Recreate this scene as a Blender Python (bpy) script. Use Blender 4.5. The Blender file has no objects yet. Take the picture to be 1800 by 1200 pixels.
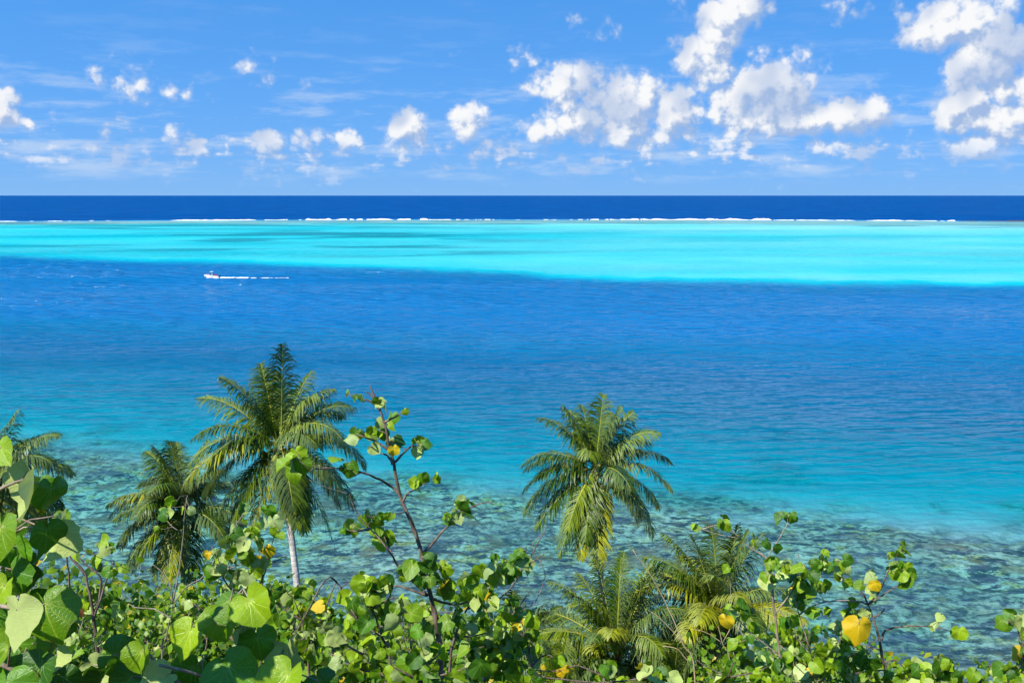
import bpy, math, random
import numpy as np
from mathutils import Vector, Matrix

SC = bpy.context.scene
COL = SC.collection
R = math.radians

# ------------------------------------------------------------------ camera
F = 1750.0                       # focal length in photograph pixels (1800 wide)
CAM = Vector((0.0, 0.0, 35.0))
PITCH = math.atan(257.0 / F)
cam_d = bpy.data.cameras.new('camera')
cam_d.lens = 35.0; cam_d.sensor_width = 36.0
cam_d.clip_start = 0.05; cam_d.clip_end = 250000.0
cam = bpy.data.objects.new('camera', cam_d)
cam.location = CAM; cam.rotation_euler = (math.pi / 2 - PITCH, 0, 0)
COL.objects.link(cam); SC.camera = cam

# ------------------------------------------------------------------ sun, sky
SUN_EL, SUN_AZ = 47.0, 226.0          # azimuth clockwise from +Y: behind the camera, to the left
sd = Vector((math.sin(R(SUN_AZ)) * math.cos(R(SUN_EL)), math.cos(R(SUN_AZ)) * math.cos(R(SUN_EL)), math.sin(R(SUN_EL))))
sl = bpy.data.lights.new('sun', 'SUN'); sl.energy = 5.0; sl.angle = R(0.53); sl.color = (1.0, 0.955, 0.87)
so = bpy.data.objects.new('sun', sl); so.rotation_euler = sd.to_track_quat('Z', 'Y').to_euler(); so.location = (0, 0, 80)
COL.objects.link(so)
SC.view_settings.view_transform = 'Standard'; SC.view_settings.look = 'None'
SC.view_settings.exposure = 0.45; SC.view_settings.gamma = 1.0
SC.render.engine = 'CYCLES'
SC.cycles.use_denoising = True
SC.cycles.use_adaptive_sampling = True; SC.cycles.adaptive_threshold = 0.02; SC.cycles.adaptive_min_samples = 16
SC.cycles.max_bounces = 6; SC.cycles.diffuse_bounces = 2; SC.cycles.glossy_bounces = 2
SC.cycles.transmission_bounces = 4; SC.cycles.transparent_max_bounces = 8
SC.cycles.caustics_reflective = False; SC.cycles.caustics_refractive = False

class NT:
    """tiny node-tree writer"""
    def __init__(self, nt): self.nt = nt
    def n(self, typ, **kw):
        nd = self.nt.nodes.new(typ)
        for k, v in kw.items(): setattr(nd, k, v)
        return nd
    def put(self, sock, v):
        if v is None: return
        if isinstance(v, bpy.types.NodeSocket): self.nt.links.new(v, sock)
        elif isinstance(v, (tuple, list)) and sock.type == 'RGBA' and len(v) == 3: sock.default_value = (*v, 1)
        else: sock.default_value = v
    def m(self, op, a, b=None, c=None, clamp=False):
        nd = self.n('ShaderNodeMath', operation=op, use_clamp=clamp)
        for i, v in enumerate((a, b, c)): self.put(nd.inputs[i], v)
        return nd.outputs[0]
    def v(self, op, a, b=None, c=None):
        nd = self.n('ShaderNodeVectorMath', operation=op)
        for i, v in enumerate((a, b, c)): self.put(nd.inputs[i], v)
        return nd.outputs['Value'] if op in ('DOT_PRODUCT', 'LENGTH', 'DISTANCE') else nd.outputs[0]
    def mix(self, f, a, b, blend='MIX'):
        nd = self.n('ShaderNodeMix', data_type='RGBA', blend_type=blend)
        self.put(nd.inputs[0], f); self.put(nd.inputs[6], a); self.put(nd.inputs[7], b)
        return nd.outputs[2]
    def mixf(self, f, a, b):
        nd = self.n('ShaderNodeMix', data_type='FLOAT')
        self.put(nd.inputs[0], f); self.put(nd.inputs[2], a); self.put(nd.inputs[3], b)
        return nd.outputs[0]
    def ss(self, x, lo, hi, a=0.0, b=1.0):
        nd = self.n('ShaderNodeMapRange', interpolation_type='SMOOTHSTEP')
        for i, v in enumerate((x, lo, hi, a, b)): self.put(nd.inputs[i], v)
        return nd.outputs[0]
    def lin(self, x, lo, hi, a=0.0, b=1.0):
        nd = self.n('ShaderNodeMapRange')
        for i, v in enumerate((x, lo, hi, a, b)): self.put(nd.inputs[i], v)
        return nd.outputs[0]
    def noise(self, vec, scale, detail=2.0, rough=0.5, dist=0.0, lac=2.0, col=False):
        nd = self.n('ShaderNodeTexNoise')
        self.put(nd.inputs['Vector'], vec); self.put(nd.inputs['Scale'], scale)
        self.put(nd.inputs['Detail'], detail); self.put(nd.inputs['Roughness'], rough)
        self.put(nd.inputs['Distortion'], dist); self.put(nd.inputs['Lacunarity'], lac)
        return nd.outputs[1 if col else 0]
    def voro(self, vec, scale, feature='F1', detail=0.0, rough=0.5, smooth=None, out='Distance', rand=1.0):
        nd = self.n('ShaderNodeTexVoronoi', feature=feature)
        self.put(nd.inputs['Vector'], vec); self.put(nd.inputs['Scale'], scale)
        self.put(nd.inputs['Detail'], detail); self.put(nd.inputs['Roughness'], rough)
        self.put(nd.inputs['Randomness'], rand)
        if smooth is not None: self.put(nd.inputs['Smoothness'], smooth)
        return nd.outputs[out]
    def xyz(self, x, y, z):
        nd = self.n('ShaderNodeCombineXYZ')
        for i, v in enumerate((x, y, z)): self.put(nd.inputs[i], v)
        return nd.outputs[0]
    def sep(self, vec):
        nd = self.n('ShaderNodeSeparateXYZ'); self.put(nd.inputs[0], vec); return nd.outputs
    def bump(self, h, strength=1.0, dist=1.0, normal=None):
        nd = self.n('ShaderNodeBump'); self.put(nd.inputs['Height'], h)
        self.put(nd.inputs['Strength'], strength); self.put(nd.inputs['Distance'], dist); self.put(nd.inputs['Normal'], normal)
        return nd.outputs[0]

def angles(u, v):
    """azimuth / elevation in degrees of a direction given by a spot in the photograph"""
    x, y = (u - 900) / F, (600 - v) / F
    d = Vector((x, math.cos(PITCH) + y * math.sin(PITCH), -math.sin(PITCH) + y * math.cos(PITCH))).normalized()
    return math.degrees(math.atan2(d.x, d.y)), math.degrees(math.asin(d.z))

# cumulus groups (centre, half size, density); the low row and the rest of the sky come from noise
CLOUDS = [
 (1005,150,85,48,.85),(1085,185,125,62,1.0),(1178,200,62,62,1.0),(985,228,75,38,.9),(1120,240,150,32,.85),(885,95,34,18,.35),(930,120,50,24,.45),
 (1262,42,52,58,1.1),(1310,8,48,42,1.1),(1222,98,46,52,1.05),(1250,128,55,36,.9),(1345,172,92,62,1.2),(1370,208,125,36,1.1),(1490,208,80,36,.95),
 (1390,108,80,36,.6),(1540,172,55,28,.42),(1690,40,95,52,1.1),(1740,95,75,75,1.05),(1785,170,60,80,.9),(1700,185,58,52,1.1),(1745,215,75,26,1.0),
 (1630,195,26,24,.45),(1215,8,34,24,.5),(1050,58,55,30,.45),(1500,20,80,26,.35),(815,92,26,12,.25),
 (225,140,52,38,.62),(255,165,95,22,.68),(215,100,14,16,.35),(440,125,52,26,.5),(550,155,46,14,.3),
 (716,228,40,40,1.0),(725,262,75,16,.6),(828,212,40,34,.85),(855,250,75,24,.7),(468,252,36,26,.8),(545,250,55,30,.7),(612,250,26,22,.85),
 (180,240,18,24,.6),(285,242,42,24,.75),(160,262,45,11,.5),(8,195,28,38,1.0),(42,218,16,14,.8),(60,255,65,13,.6),
 (1450,262,46,22,.75),(1540,255,42,26,.6),(1720,262,70,24,.85),(1275,250,46,18,.6),(975,262,60,14,.45),(1180,270,90,12,.5),
]
def build_world():
    w = bpy.data.worlds.new('World'); SC.world = w; w.use_nodes = True
    w.node_tree.nodes.clear()
    def warped(t, p):
        return t.v('ADD', p, t.v('MULTIPLY_ADD', t.noise(p, 0.55, 2.0, 0.5, col=True), (0.8, 0.6, 0), (-0.4, -0.3, 0)))
    def detail(t, p):
        f = t.noise(p, 0.55, 7.0, 0.57)
        vo = t.voro(t.v('MULTIPLY_ADD', t.noise(p, 2.2, 2.0, col=True), (0.35, 0.35, 0), p), 1.1, 'F1', 2.6, 0.5)
        return t.m('ADD', t.m('MULTIPLY_ADD', f, 2.3, -1.15), t.m('MULTIPLY_ADD', vo, -0.95, 0.58))
    def lowrow(t, p):
        # low row of small cumulus all round the horizon
        s = t.sep(p)
        band = t.m('SUBTRACT', 1.0, t.m('ABSOLUTE', t.m('DIVIDE', t.m('SUBTRACT', s[1], 2.2), 1.3)))
        bn = t.noise(t.v('MULTIPLY', p, (0.5, 1.9, 1)), 1.0, 2.0, 0.55)
        return t.m('ADD', t.m('MULTIPLY', band, 0.55), t.m('MULTIPLY_ADD', bn, 2.6, -1.12))
    def group(name, body):
        g = bpy.data.node_groups.new(name, 'ShaderNodeTree')
        g.interface.new_socket('p', in_out='INPUT', socket_type='NodeSocketVector')
        g.interface.new_socket('field', in_out='OUTPUT', socket_type='NodeSocketFloat')
        t = NT(g); gi = t.n('NodeGroupInput'); go = t.n('NodeGroupOutput')
        g.links.new(body(t, gi.outputs[0]), go.inputs[0]); return g
    def front(lo, hi):
        def body(t, p):
            q = warped(t, p); best = None; k = 57.3 / F
            for (u, v, ru, rv, gn) in CLOUDS:
                if not lo - ru * 1.8 - 40 < u < hi + ru * 1.8 + 40: continue
                az, el = angles(u, v)
                d = t.v('MULTIPLY', t.v('SUBTRACT', q, (az, el, 0)), (1 / (ru * k * 1.18), 1 / (rv * k * 1.18), 0))
                b = t.m('MULTIPLY_ADD', t.v('DOT_PRODUCT', d, d), -gn * (1.65 if gn > .75 else 1.3), gn * (1.65 if gn > .75 else 1.3))
                best = b if best is None else t.m('MAXIMUM', best, b)
            bias = t.m('MAXIMUM', t.m('MAXIMUM', best, lowrow(t, p)), -1.2)
            return t.m('ADD', bias, detail(t, p))
        return body
    def rest(t, p):
        s = t.sep(p)
        g = t.m('MULTIPLY_ADD', t.noise(t.v('MULTIPLY', p, (0.09, 0.16, 1)), 1.0, 2.0, 0.5), 5.0, -3.25)
        g = t.m('MAXIMUM', g, lowrow(t, p))
        f = t.noise(p, 0.95, 2.0, 0.56)
        return t.m('ADD', t.m('MAXIMUM', g, -1.2), t.m('MULTIPLY_ADD', f, 1.9, -0.95))
    t = NT(w.node_tree)
    tc = t.n('ShaderNodeTexCoord')
    D = t.v('NORMALIZE', tc.outputs['Generated'])
    s = t.sep(D)
    az = t.m('MULTIPLY', t.m('ARCTAN2', s[0], s[1]), 57.2958)
    el = t.m('MULTIPLY', t.m('ARCSINE', s[2]), 57.2958)
    p = t.xyz(az, el, 3.7)
    sky = t.n('ShaderNodeTexSky', sky_type='NISHITA'); t.put(sky.inputs[0], t.v('NORMALIZE', t.v('ADD', D, (0, 0, SKY_LIFT)))); sky.sun_disc = False
    sky.sun_elevation = R(SUN_EL); sky.sun_rotation = R(SUN_AZ); sky.altitude = 0
    sky.air_density, sky.dust_density, sky.ozone_density = SKY_AIR
    skyc = t.mix(1.0, sky.outputs[0], SKY_TINT, 'MULTIPLY')
    haze = t.m('POWER', 2.71828, t.m('MULTIPLY', t.m('MAXIMUM', el, 0.0), -0.19))
    skyc = t.mix(t.m('MULTIPLY', haze, 0.95), skyc, tuple(c / SKY_STRENGTH / 1.366 for c in (0.25, 0.51, 0.90)))
    def shader(g, full=True):
        def field(vec):
            nd = t.n('ShaderNodeGroup'); nd.node_tree = g; t.put(nd.inputs[0], vec); return nd.outputs[0]
        f0 = field(p); f1 = field(t.v('ADD', p, (-0.42, 0.62, 0))) if full else t.m('MULTIPLY', f0, 0.8)
        dens = t.m('MULTIPLY', t.m('MULTIPLY', t.ss(f0, -0.05, 0.85), t.ss(f0, 0.0, 1.15, 0.5, 1.0)), t.ss(el, 0.35, 2.6, 0.35, 0.97))
        lit = t.ss(t.m('SUBTRACT', f0, f1), -0.6, 0.45)
        lit = t.m('MULTIPLY', lit, t.ss(f0, 0.15, 0.9, 0.45, 1.0))
        if full: lit = t.m('MULTIPLY', lit, t.ss(t.noise(p, 0.3, 2.0), 0.38, 0.55, 0.35, 1.0))
        cc = t.mix(lit, (2.75, 3.75, 5.7), (7.3, 7.3, 7.3))
        cc = t.mix(t.ss(el, 0.5, 4.0, 0.4, 0.0), cc, skyc)
        veil = t.noise(t.v('MULTIPLY', p, (0.22, 1.15, 1)), 1.0, 4.0 if full else 2.0, 0.62)
        veil = t.m('MULTIPLY', t.ss(veil, 0.46, 0.72, 0.0, 0.5), t.m('MULTIPLY', t.ss(el, 0.3, 1.6), t.ss(el, 3.5, 9.0, 1.0, 0.12)))
        base = t.mix(veil, skyc, (5.0, 5.8, 6.9))
        bg = t.n('ShaderNodeBackground'); t.put(bg.inputs[0], t.mix(dens, base, cc)); bg.inputs[1].default_value = SKY_STRENGTH
        return bg.outputs[0]
    def mixs(fac, a, b):
        nd = t.n('ShaderNodeMixShader'); t.put(nd.inputs[0], fac)
        w.node_tree.links.new(a, nd.inputs[1]); w.node_tree.links.new(b, nd.inputs[2]); return nd.outputs[0]
    edges = [0, 380, 660, 990, 1290, 1800]
    grp = [group('cumulus', front(a, b)) for a, b in zip(edges, edges[1:])]
    acc = shader(grp[0])
    for e, g in zip(edges[1:-1], grp[1:]):
        acc = mixs(t.m('GREATER_THAN', az, angles(e, 342)[0]), acc, shader(g))
    away = t.m('MAXIMUM', t.ss(t.m('ABSOLUTE', az), 30.0, 34.0), t.ss(el, 11.5, 14.0))
    acc = mixs(away, acc, shader(group('cumulus_round', rest), False))
    plain = t.n('ShaderNodeBackground'); t.put(plain.inputs[0], skyc); plain.inputs[1].default_value = SKY_STRENGTH
    acc = mixs(t.m('GREATER_THAN', el, 0.2), plain.outputs[0], acc)
    o = t.n('ShaderNodeOutputWorld'); w.node_tree.links.new(acc, o.inputs[0])
    w.cycles.sampling_method = 'MANUAL'; w.cycles.sample_map_resolution = 256
SKY_TINT = (0.43, 1.34, 2.06); SKY_AIR = (1.0, 0.1, 1.0); SKY_LIFT = 0.4; SKY_STRENGTH = 0.098
build_world()

# ------------------------------------------------------------------ helpers
def at(u, v, Y):
    """world point on the line of sight through photograph spot (u, v), Y metres in front of the viewpoint"""
    x, y = (u - 900) / F, (600 - v) / F
    d = Vector((x, math.cos(PITCH) + y * math.sin(PITCH), -math.sin(PITCH) + y * math.cos(PITCH)))
    return CAM + d * (Y / d.y)
def ground_z(x, y):
    z = 33.3 - 0.565 * y if y > 0 else 33.3 - 0.25 * y
    return z + 0.35 * math.sin(x * 0.31 + y * 0.17) + 0.2 * math.sin(x * 0.83 - y * 0.41)

class MB:
    def __init__(self): self.v = []; self.f = []; self.uv = None
    def add(self, vs, fs):
        o = len(self.v); self.v.extend([tuple(q) for q in vs]); self.f.extend([tuple(i + o for i in q) for q in fs])
    def tube(self, pts, radii, sides=6, cap=True):
        pts = [Vector(q) for q in pts]; n = len(pts)
        vs = []; ref = Vector((0.31, 0.87, 0.2)).normalized()
        for i, q in enumerate(pts):
            tg = (pts[min(i + 1, n - 1)] - pts[max(i - 1, 0)])
            if tg.length < 1e-9: tg = Vector((0, 0, 1))
            tg.normalize()
            a = tg.cross(ref)
            if a.length < 1e-3: a = tg.cross(Vector((1, 0, 0)))
            a.normalize(); b = tg.cross(a)
            r = radii[i] if not isinstance(radii, (int, float)) else radii
            for k in range(sides):
                th = 2 * math.pi * k / sides
                vs.append(q + (a * math.cos(th) + b * math.sin(th)) * r)
        fs = []
        for i in range(n - 1):
            for k in range(sides):
                k2 = (k + 1) % sides
                fs.append((i * sides + k, i * sides + k2, (i + 1) * sides + k2, (i + 1) * sides + k))
        if cap:
            fs.append(tuple(range(sides))[::-1]); fs.append(tuple((n - 1) * sides + k for k in range(sides)))
        self.add(vs, fs)
    def box(self, c, s):
        x, y, z = c; a, b, d = s[0] / 2, s[1] / 2, s[2] / 2
        vs = [(x + i * a, y + j * b, z + k * d) for i in (-1, 1) for j in (-1, 1) for k in (-1, 1)]
        self.add(vs, [(0, 1, 3, 2), (4, 6, 7, 5), (0, 4, 5, 1), (2, 3, 7, 6), (0, 2, 6, 4), (1, 5, 7, 3)])
    def mesh(self, name, mat=None, smooth=True):
        me = bpy.data.meshes.new(name); me.from_pydata(self.v, [], self.f)
        if mat: me.materials.append(mat)
        if smooth: me.polygons.foreach_set('use_smooth', [True] * len(me.polygons))
        me.update(); return me
    def build(self, name, mat, parent=None, smooth=True, kind=None):
        return link(name, self.mesh(name, mat, smooth), parent, kind)

def link(name, me, parent=None, kind=None):
    o = bpy.data.objects.new(name, me); COL.objects.link(o)
    if parent: o.parent = parent; o.matrix_parent_inverse = parent.matrix_world.inverted() if False else Matrix.Translation(-parent.location)
    if kind: o['kind'] = kind
    return o
def thing(name, label, cat, loc, group=None):
    o = bpy.data.objects.new(name, None); COL.objects.link(o); o.location = loc; o.empty_display_size = 0.3
    tag(o, label, cat, group); return o
def tag(o, label, cat, group=None):
    o['label'] = label; o['category'] = cat
    if group: o['group'] = group
def mat_new(name):
    m = bpy.data.materials.new(name); m.use_nodes = True; m.node_tree.nodes.clear()
    t = NT(m.node_tree); out = t.n('ShaderNodeOutputMaterial')
    return m, t, out
def principled(t, out, color, rough=0.6, normal=None, spec=0.5):
    b = t.n('ShaderNodeBsdfPrincipled'); t.put(b.inputs['Base Color'], color); t.put(b.inputs['Roughness'], rough)
    t.put(b.inputs['Normal'], normal); t.put(b.inputs['Specular IOR Level'], spec)
    t.nt.links.new(b.outputs[0], out.inputs[0]); return b

def hash2(ix, iy, seed):
    h = (ix.astype(np.int64) * 374761393 + iy.astype(np.int64) * 668265263 + seed * 982451653) & 0x7fffffff
    h = ((h ^ (h >> 13)) * 1274126177) & 0x7fffffff
    return ((h ^ (h >> 16)) & 0xffff) / 65535.0
def vnoise(x, y, seed=0):
    ix = np.floor(x); iy = np.floor(y); fx = x - ix; fy = y - iy
    fx = fx * fx * (3 - 2 * fx); fy = fy * fy * (3 - 2 * fy)
    a = hash2(ix, iy, seed); b = hash2(ix + 1, iy, seed); c = hash2(ix, iy + 1, seed); d = hash2(ix + 1, iy + 1, seed)
    return (a + (b - a) * fx) * (1 - fy) + (c + (d - c) * fx) * fy
def fbm(x, y, seed=0, octv=4):
    s = 0; a = 0.5; tot = 0
    for i in range(octv):
        s = s + a * vnoise(x * 2 ** i, y * 2 ** i, seed + i); tot += a; a *= 0.5
    return s / tot
def sstep(x, a, b):
    t = np.clip((x - a) / (b - a), 0, 1); return t * t * (3 - 2 * t)
# ------------------------------------------------------------------ the sea
EDGE_X = np.array([-3000, -900, -420, -290, -115, 24, 198, 420, 1200, 3000.0])
EDGE_Y = np.array([1150, 820, 612, 563, 500, 420, 384, 365, 330, 320.0])
REEF_X = np.array([-2000, -140, -76, -7, 30, 55, 90, 2000.0])      # outer edge of the fringing coral shelf
REEF_Y = np.array([168, 158, 147, 124, 115, 108, 103, 100.0])
def crest_y(x):
    return 1463 - 0.00021 * np.minimum(x * x, 4e6) - 90 * sstep(np.abs(x), 1400, 6000)
def sea_depth(x, y):
    n1 = fbm(x / 45.0, y / 60.0, 11, 4) - 0.5
    n2 = fbm(x / 11.0, y / 11.0, 23, 4) - 0.5
    ye = np.interp(x, REEF_X, REEF_Y) + n1 * 16 + n2 * 7
    yb = np.interp(x, EDGE_X, EDGE_Y) + (fbm(x / 90.0, y * 0 + 3.3, 5, 4) - 0.5) * 26
    yr = crest_y(x) + (fbm(x / 60.0, x * 0 + 1.7, 41, 3) - 0.5) * 30
    shelf = 0.95 * sstep(y, 58, 78) + 0.35 * sstep(y, 85, 130) + n2 * 1.1 * sstep(y, 60, 80) + n1 * 0.8 * sstep(y, 70, 95)
    slope_len = np.interp(x, [-80, 0, 50], [145, 145, 145])
    t = np.clip((y - ye) / slope_len, 0, 1.6)
    d = shelf + 3.2 * sstep(y, ye - 10, ye + 14) + 42 * t ** 1.75
    d = np.minimum(d, 46 + 5 * n1)
    lag = 2.75 - 0.7 * sstep(x / np.maximum(y, 1), -0.3, 0.35) + 4.2 * np.maximum(0, fbm(x / 200.0 + 7, y / 55.0, 61, 5) - 0.5) + 1.0 * (fbm(x / 34.0, y / 20.0, 67, 3) - 0.5)
    left = 1 - sstep(x / np.maximum(y, 1), -0.25, 0.1)
    lag = lag + left * 3.0 * np.maximum(0, fbm(x / 120.0 - 3, y / 50.0, 77, 4) - 0.5) - 0.8 * sstep(y, yb + 500, yb + 800)
    w = sstep(y + 24 * n2 + 30 * n1, yb - 62, yb + 34)
    d = d * (1 - w) + lag * w
    wr = sstep(y, yr - 240 + 90 * n1 * 2, yr - 120 + 60 * n1)
    d = d * (1 - wr) + (0.95 + 0.6 * n1) * wr
    wo = sstep(y, yr - 12, yr + 60)
    d = d * (1 - wo) + 240 * wo
    return d, ye, yb, yr

def geom(a, b, first, ratio):
    r = [a]; s = first
    while r[-1] < b: r.append(r[-1] + s); s *= ratio
    return np.array(r)
def grid(name, xs, ys, zfun, mat, attrs=None, kind='structure'):
    X, Y = np.meshgrid(xs, ys)
    x = X.ravel(); y = Y.ravel(); z = zfun(x, y)
    nx, ny = len(xs), len(ys)
    i = np.arange((ny - 1) * (nx - 1)); r = i // (nx - 1); c = i % (nx - 1); a = r * nx + c
    quads = np.stack([a, a + 1, a + nx + 1, a + nx], 1).astype(np.int32)
    me = bpy.data.meshes.new(name)
    me.vertices.add(len(x)); me.vertices.foreach_set('co', np.stack([x, y, z], 1).astype(np.float32).ravel())
    me.loops.add(quads.size); me.loops.foreach_set('vertex_index', quads.ravel())
    me.polygons.add(len(quads)); me.polygons.foreach_set('loop_start', (np.arange(len(quads)) * 4).astype(np.int32))
    me.polygons.foreach_set('loop_total', np.full(len(quads), 4, np.int32))
    me.polygons.foreach_set('use_smooth', np.ones(len(quads), bool))
    me.update(calc_edges=True); me.validate()
    for k, fn in (attrs or {}).items():
        at_ = me.attributes.new(k, 'FLOAT', 'POINT'); at_.data.foreach_set('value', fn(x, y).astype(np.float32))
    me.materials.append(mat)
    return link(name, me, None, kind)

def water_material():
    m, t, out = mat_new('sea_water')
    tc = t.n('ShaderNodeTexCoord'); P = tc.outputs['Object']
    s = t.sep(P)
    at_ = t.n('ShaderNodeAttribute', attribute_name='depth'); dep = at_.outputs['Fac']
    dist = s[1]
    # waves: wind ripples, chop and a longer swell, crests lying roughly across the view and turned a little
    rot = t.n('ShaderNodeVectorRotate', rotation_type='Z_AXIS'); t.put(rot.inputs['Vector'], P); t.put(rot.inputs['Angle'], R(-7))
    W = rot.outputs[0]
    wa = t.noise(t.v('MULTIPLY', W, (0.30, 0.62, 1)), 1.0, 1.5, 0.55, 0.0)
    wb = t.noise(t.v('MULTIPLY', W, (0.95, 1.9, 1)), 1.0, 1.0, 0.6, 0.0)
    wc = t.noise(t.v('MULTIPLY', W, (0.055, 0.12, 1)), 1.0, 1.0, 0.55, 0.0)
    wm = t.noise(t.v('MULTIPLY', W, (0.11, 0.27, 1)), 1.0, 1.5, 0.5, 0.0)
    gust = t.noise(t.v('MULTIPLY', P, (0.012, 0.02, 1)), 1.0, 1.5, 0.55)
    amp = t.ss(gust, 0.3, 0.7, 0.65, 1.25)
    far = t.ss(dist, 500.0, 1500.0, 1.0, 2.2)
    h = t.m('MULTIPLY', t.m('ADD', t.m('ADD', t.m('MULTIPLY', t.m('MULTIPLY', wm, 3.4), t.ss(dist, 130.0, 520.0, 0.8, 2.6)), t.m('MULTIPLY_ADD', wa, 1.3, t.m('MULTIPLY', wb, 0.2))), t.m('MULTIPLY', t.m('MULTIPLY', wc, 1.6), far)), amp)
    nrm = t.bump(h, 1.0, 1.0)
    # light taken out of the beam on its way to the bottom, and light sent back by the water itself
    dj = t.m('MAXIMUM', t.m('MULTIPLY_ADD', t.m('ADD', wa, -0.5), 0.35, dep), 0.0)
    tr = t.m('POWER', 2.71828, t.m('MULTIPLY', dj, -0.34))
    tg = t.m('POWER', 2.71828, t.m('MULTIPLY', dj, -0.048))
    tb = t.m('POWER', 2.71828, t.m('MULTIPLY', dj, -0.036))
    T = t.n('ShaderNodeCombineColor')
    for i, q in enumerate((tr, tg, tb)): t.put(T.inputs[i], t.lin(q, 0.2, 1.0))
    sc = t.mix(t.ss(dep, 60.0, 130.0), WATER_DEEP, OCEAN_DEEP)
    sc = t.mix(t.ss(gust, 0.35, 0.7, 0.0, 0.25), sc, (0.010, 0.17, 0.42))
    inv = t.v('SUBTRACT', (1, 1, 1), T.outputs[0])
    scat = t.v('MULTIPLY', sc, inv)
    tp = t.n('ShaderNodeBsdfTransparent'); t.put(tp.inputs[0], T.outputs[0])
    df = t.n('ShaderNodeBsdfDiffuse'); t.put(df.inputs[0], scat)
    t.put(df.inputs['Normal'], t.v('NORMALIZE', t.v('ADD', nrm, (0, 0, 0.6))))
    ad = t.n('ShaderNodeAddShader'); t.nt.links.new(tp.outputs[0], ad.inputs[0]); t.nt.links.new(df.outputs[0], ad.inputs[1])
    gl = t.n('ShaderNodeBsdfGlossy'); t.put(gl.inputs['Roughness'], 0.12); t.put(gl.inputs['Normal'], nrm); t.put(gl.inputs[0], (0.9, 0.95, 1.0))
    fr = t.n('ShaderNodeFresnel'); fr.inputs['IOR'].default_value = 1.33; t.put(fr.inputs['Normal'], nrm)
    fac = t.m('MINIMUM', t.m('MULTIPLY', fr.outputs[0], FRESNEL), 0.62)
    fac = t.m('MULTIPLY', fac, t.m('MULTIPLY', t.ss(dep, 2.0, 12.0, 0.42, 1.0), t.ss(dep, 60.0, 130.0, 1.0, 0.3)))
    streak = t.noise(t.v('MULTIPLY', W, (0.0016, 0.010, 1)), 1.0, 4.0, 0.6, 0.0)
    fac = t.m('MULTIPLY', fac, t.ss(streak, 0.35, 0.66, 0.4, 1.6))
    mx = t.n('ShaderNodeMixShader'); t.put(mx.inputs[0], fac)
    t.nt.links.new(ad.outputs[0], mx.inputs[1]); t.nt.links.new(gl.outputs[0], mx.inputs[2])
    t.nt.links.new(mx.outputs[0], out.inputs[0])
    return m
WATER_DEEP = (0.001, 0.130, 0.315); OCEAN_DEEP = (0.0005, 0.060, 0.225); FRESNEL = 0.55

def floor_material():
    m, t, out = mat_new('sea_floor')
    tc = t.n('ShaderNodeTexCoord'); P = tc.outputs['Object']
    co = t.n('ShaderNodeAttribute', attribute_name='coral').outputs['Fac']
    gr = t.n('ShaderNodeAttribute', attribute_name='weed').outputs['Fac']
    n1 = t.noise(P, 1.05, 4.0, 0.65); n2 = t.noise(P, 0.13, 3.0, 0.6); n3 = t.noise(P, 2.2, 2.0, 0.6); n4 = t.noise(P, 0.6, 3.0, 0.6)
    c = t.mix(t.ss(n1, 0.38, 0.58), (0.075, 0.085, 0.06), (0.32, 0.39, 0.30))
    c = t.mix(t.ss(n4, 0.50, 0.62, 0.0, 0.9), c, t.mix(t.ss(n3, 0.4, 0.6), (0.15, 0.15, 0.035), (0.40, 0.37, 0.14)))
    c = t.mix(t.ss(n2, 0.48, 0.62, 0.0, 0.7), c, t.mix(t.ss(n1, 0.42, 0.60), (0.16, 0.20, 0.16), (0.46, 0.47, 0.36)))
    c = t.mix(t.ss(n3, 0.58, 0.72, 0.0, 0.6), c, (0.50, 0.44, 0.30))
    c = t.mix(t.ss(t.noise(t.v('MULTIPLY', P, (0.8, 1.3, 1)), 0.42, 4.0, 0.7), 0.505, 0.58, 0.0, 0.9), c, (0.02, 0.035, 0.05))
    bomb = t.noise(P, 0.21, 3.0, 0.6)
    c = t.mix(t.ss(bomb, 0.56, 0.64, 0.0, 0.75), c, t.mix(n3, (0.10, 0.075, 0.04), (0.24, 0.19, 0.10)))
    zone = t.noise(P, 0.045, 3.0, 0.6)
    c = t.mix(t.ss(zone, 0.46, 0.62, 0.0, 0.7), c, t.mix(t.ss(n1, 0.4, 0.62), (0.035, 0.055, 0.075), (0.20, 0.22, 0.18)))
    sand = t.mix(n2, (0.62, 0.62, 0.58), (0.74, 0.73, 0.68))
    mud = t.n('ShaderNodeAttribute', attribute_name='mud').outputs['Fac']
    sand = t.mix(mud, sand, (0.30, 0.36, 0.37))
    c = t.mix(co, sand, c)
    c = t.mix(gr, c, (0.15, 0.21, 0.22))
    principled(t, out, c, 0.9, t.bump(n1, 0.6, 0.5), 0.1)
    return m

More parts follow.
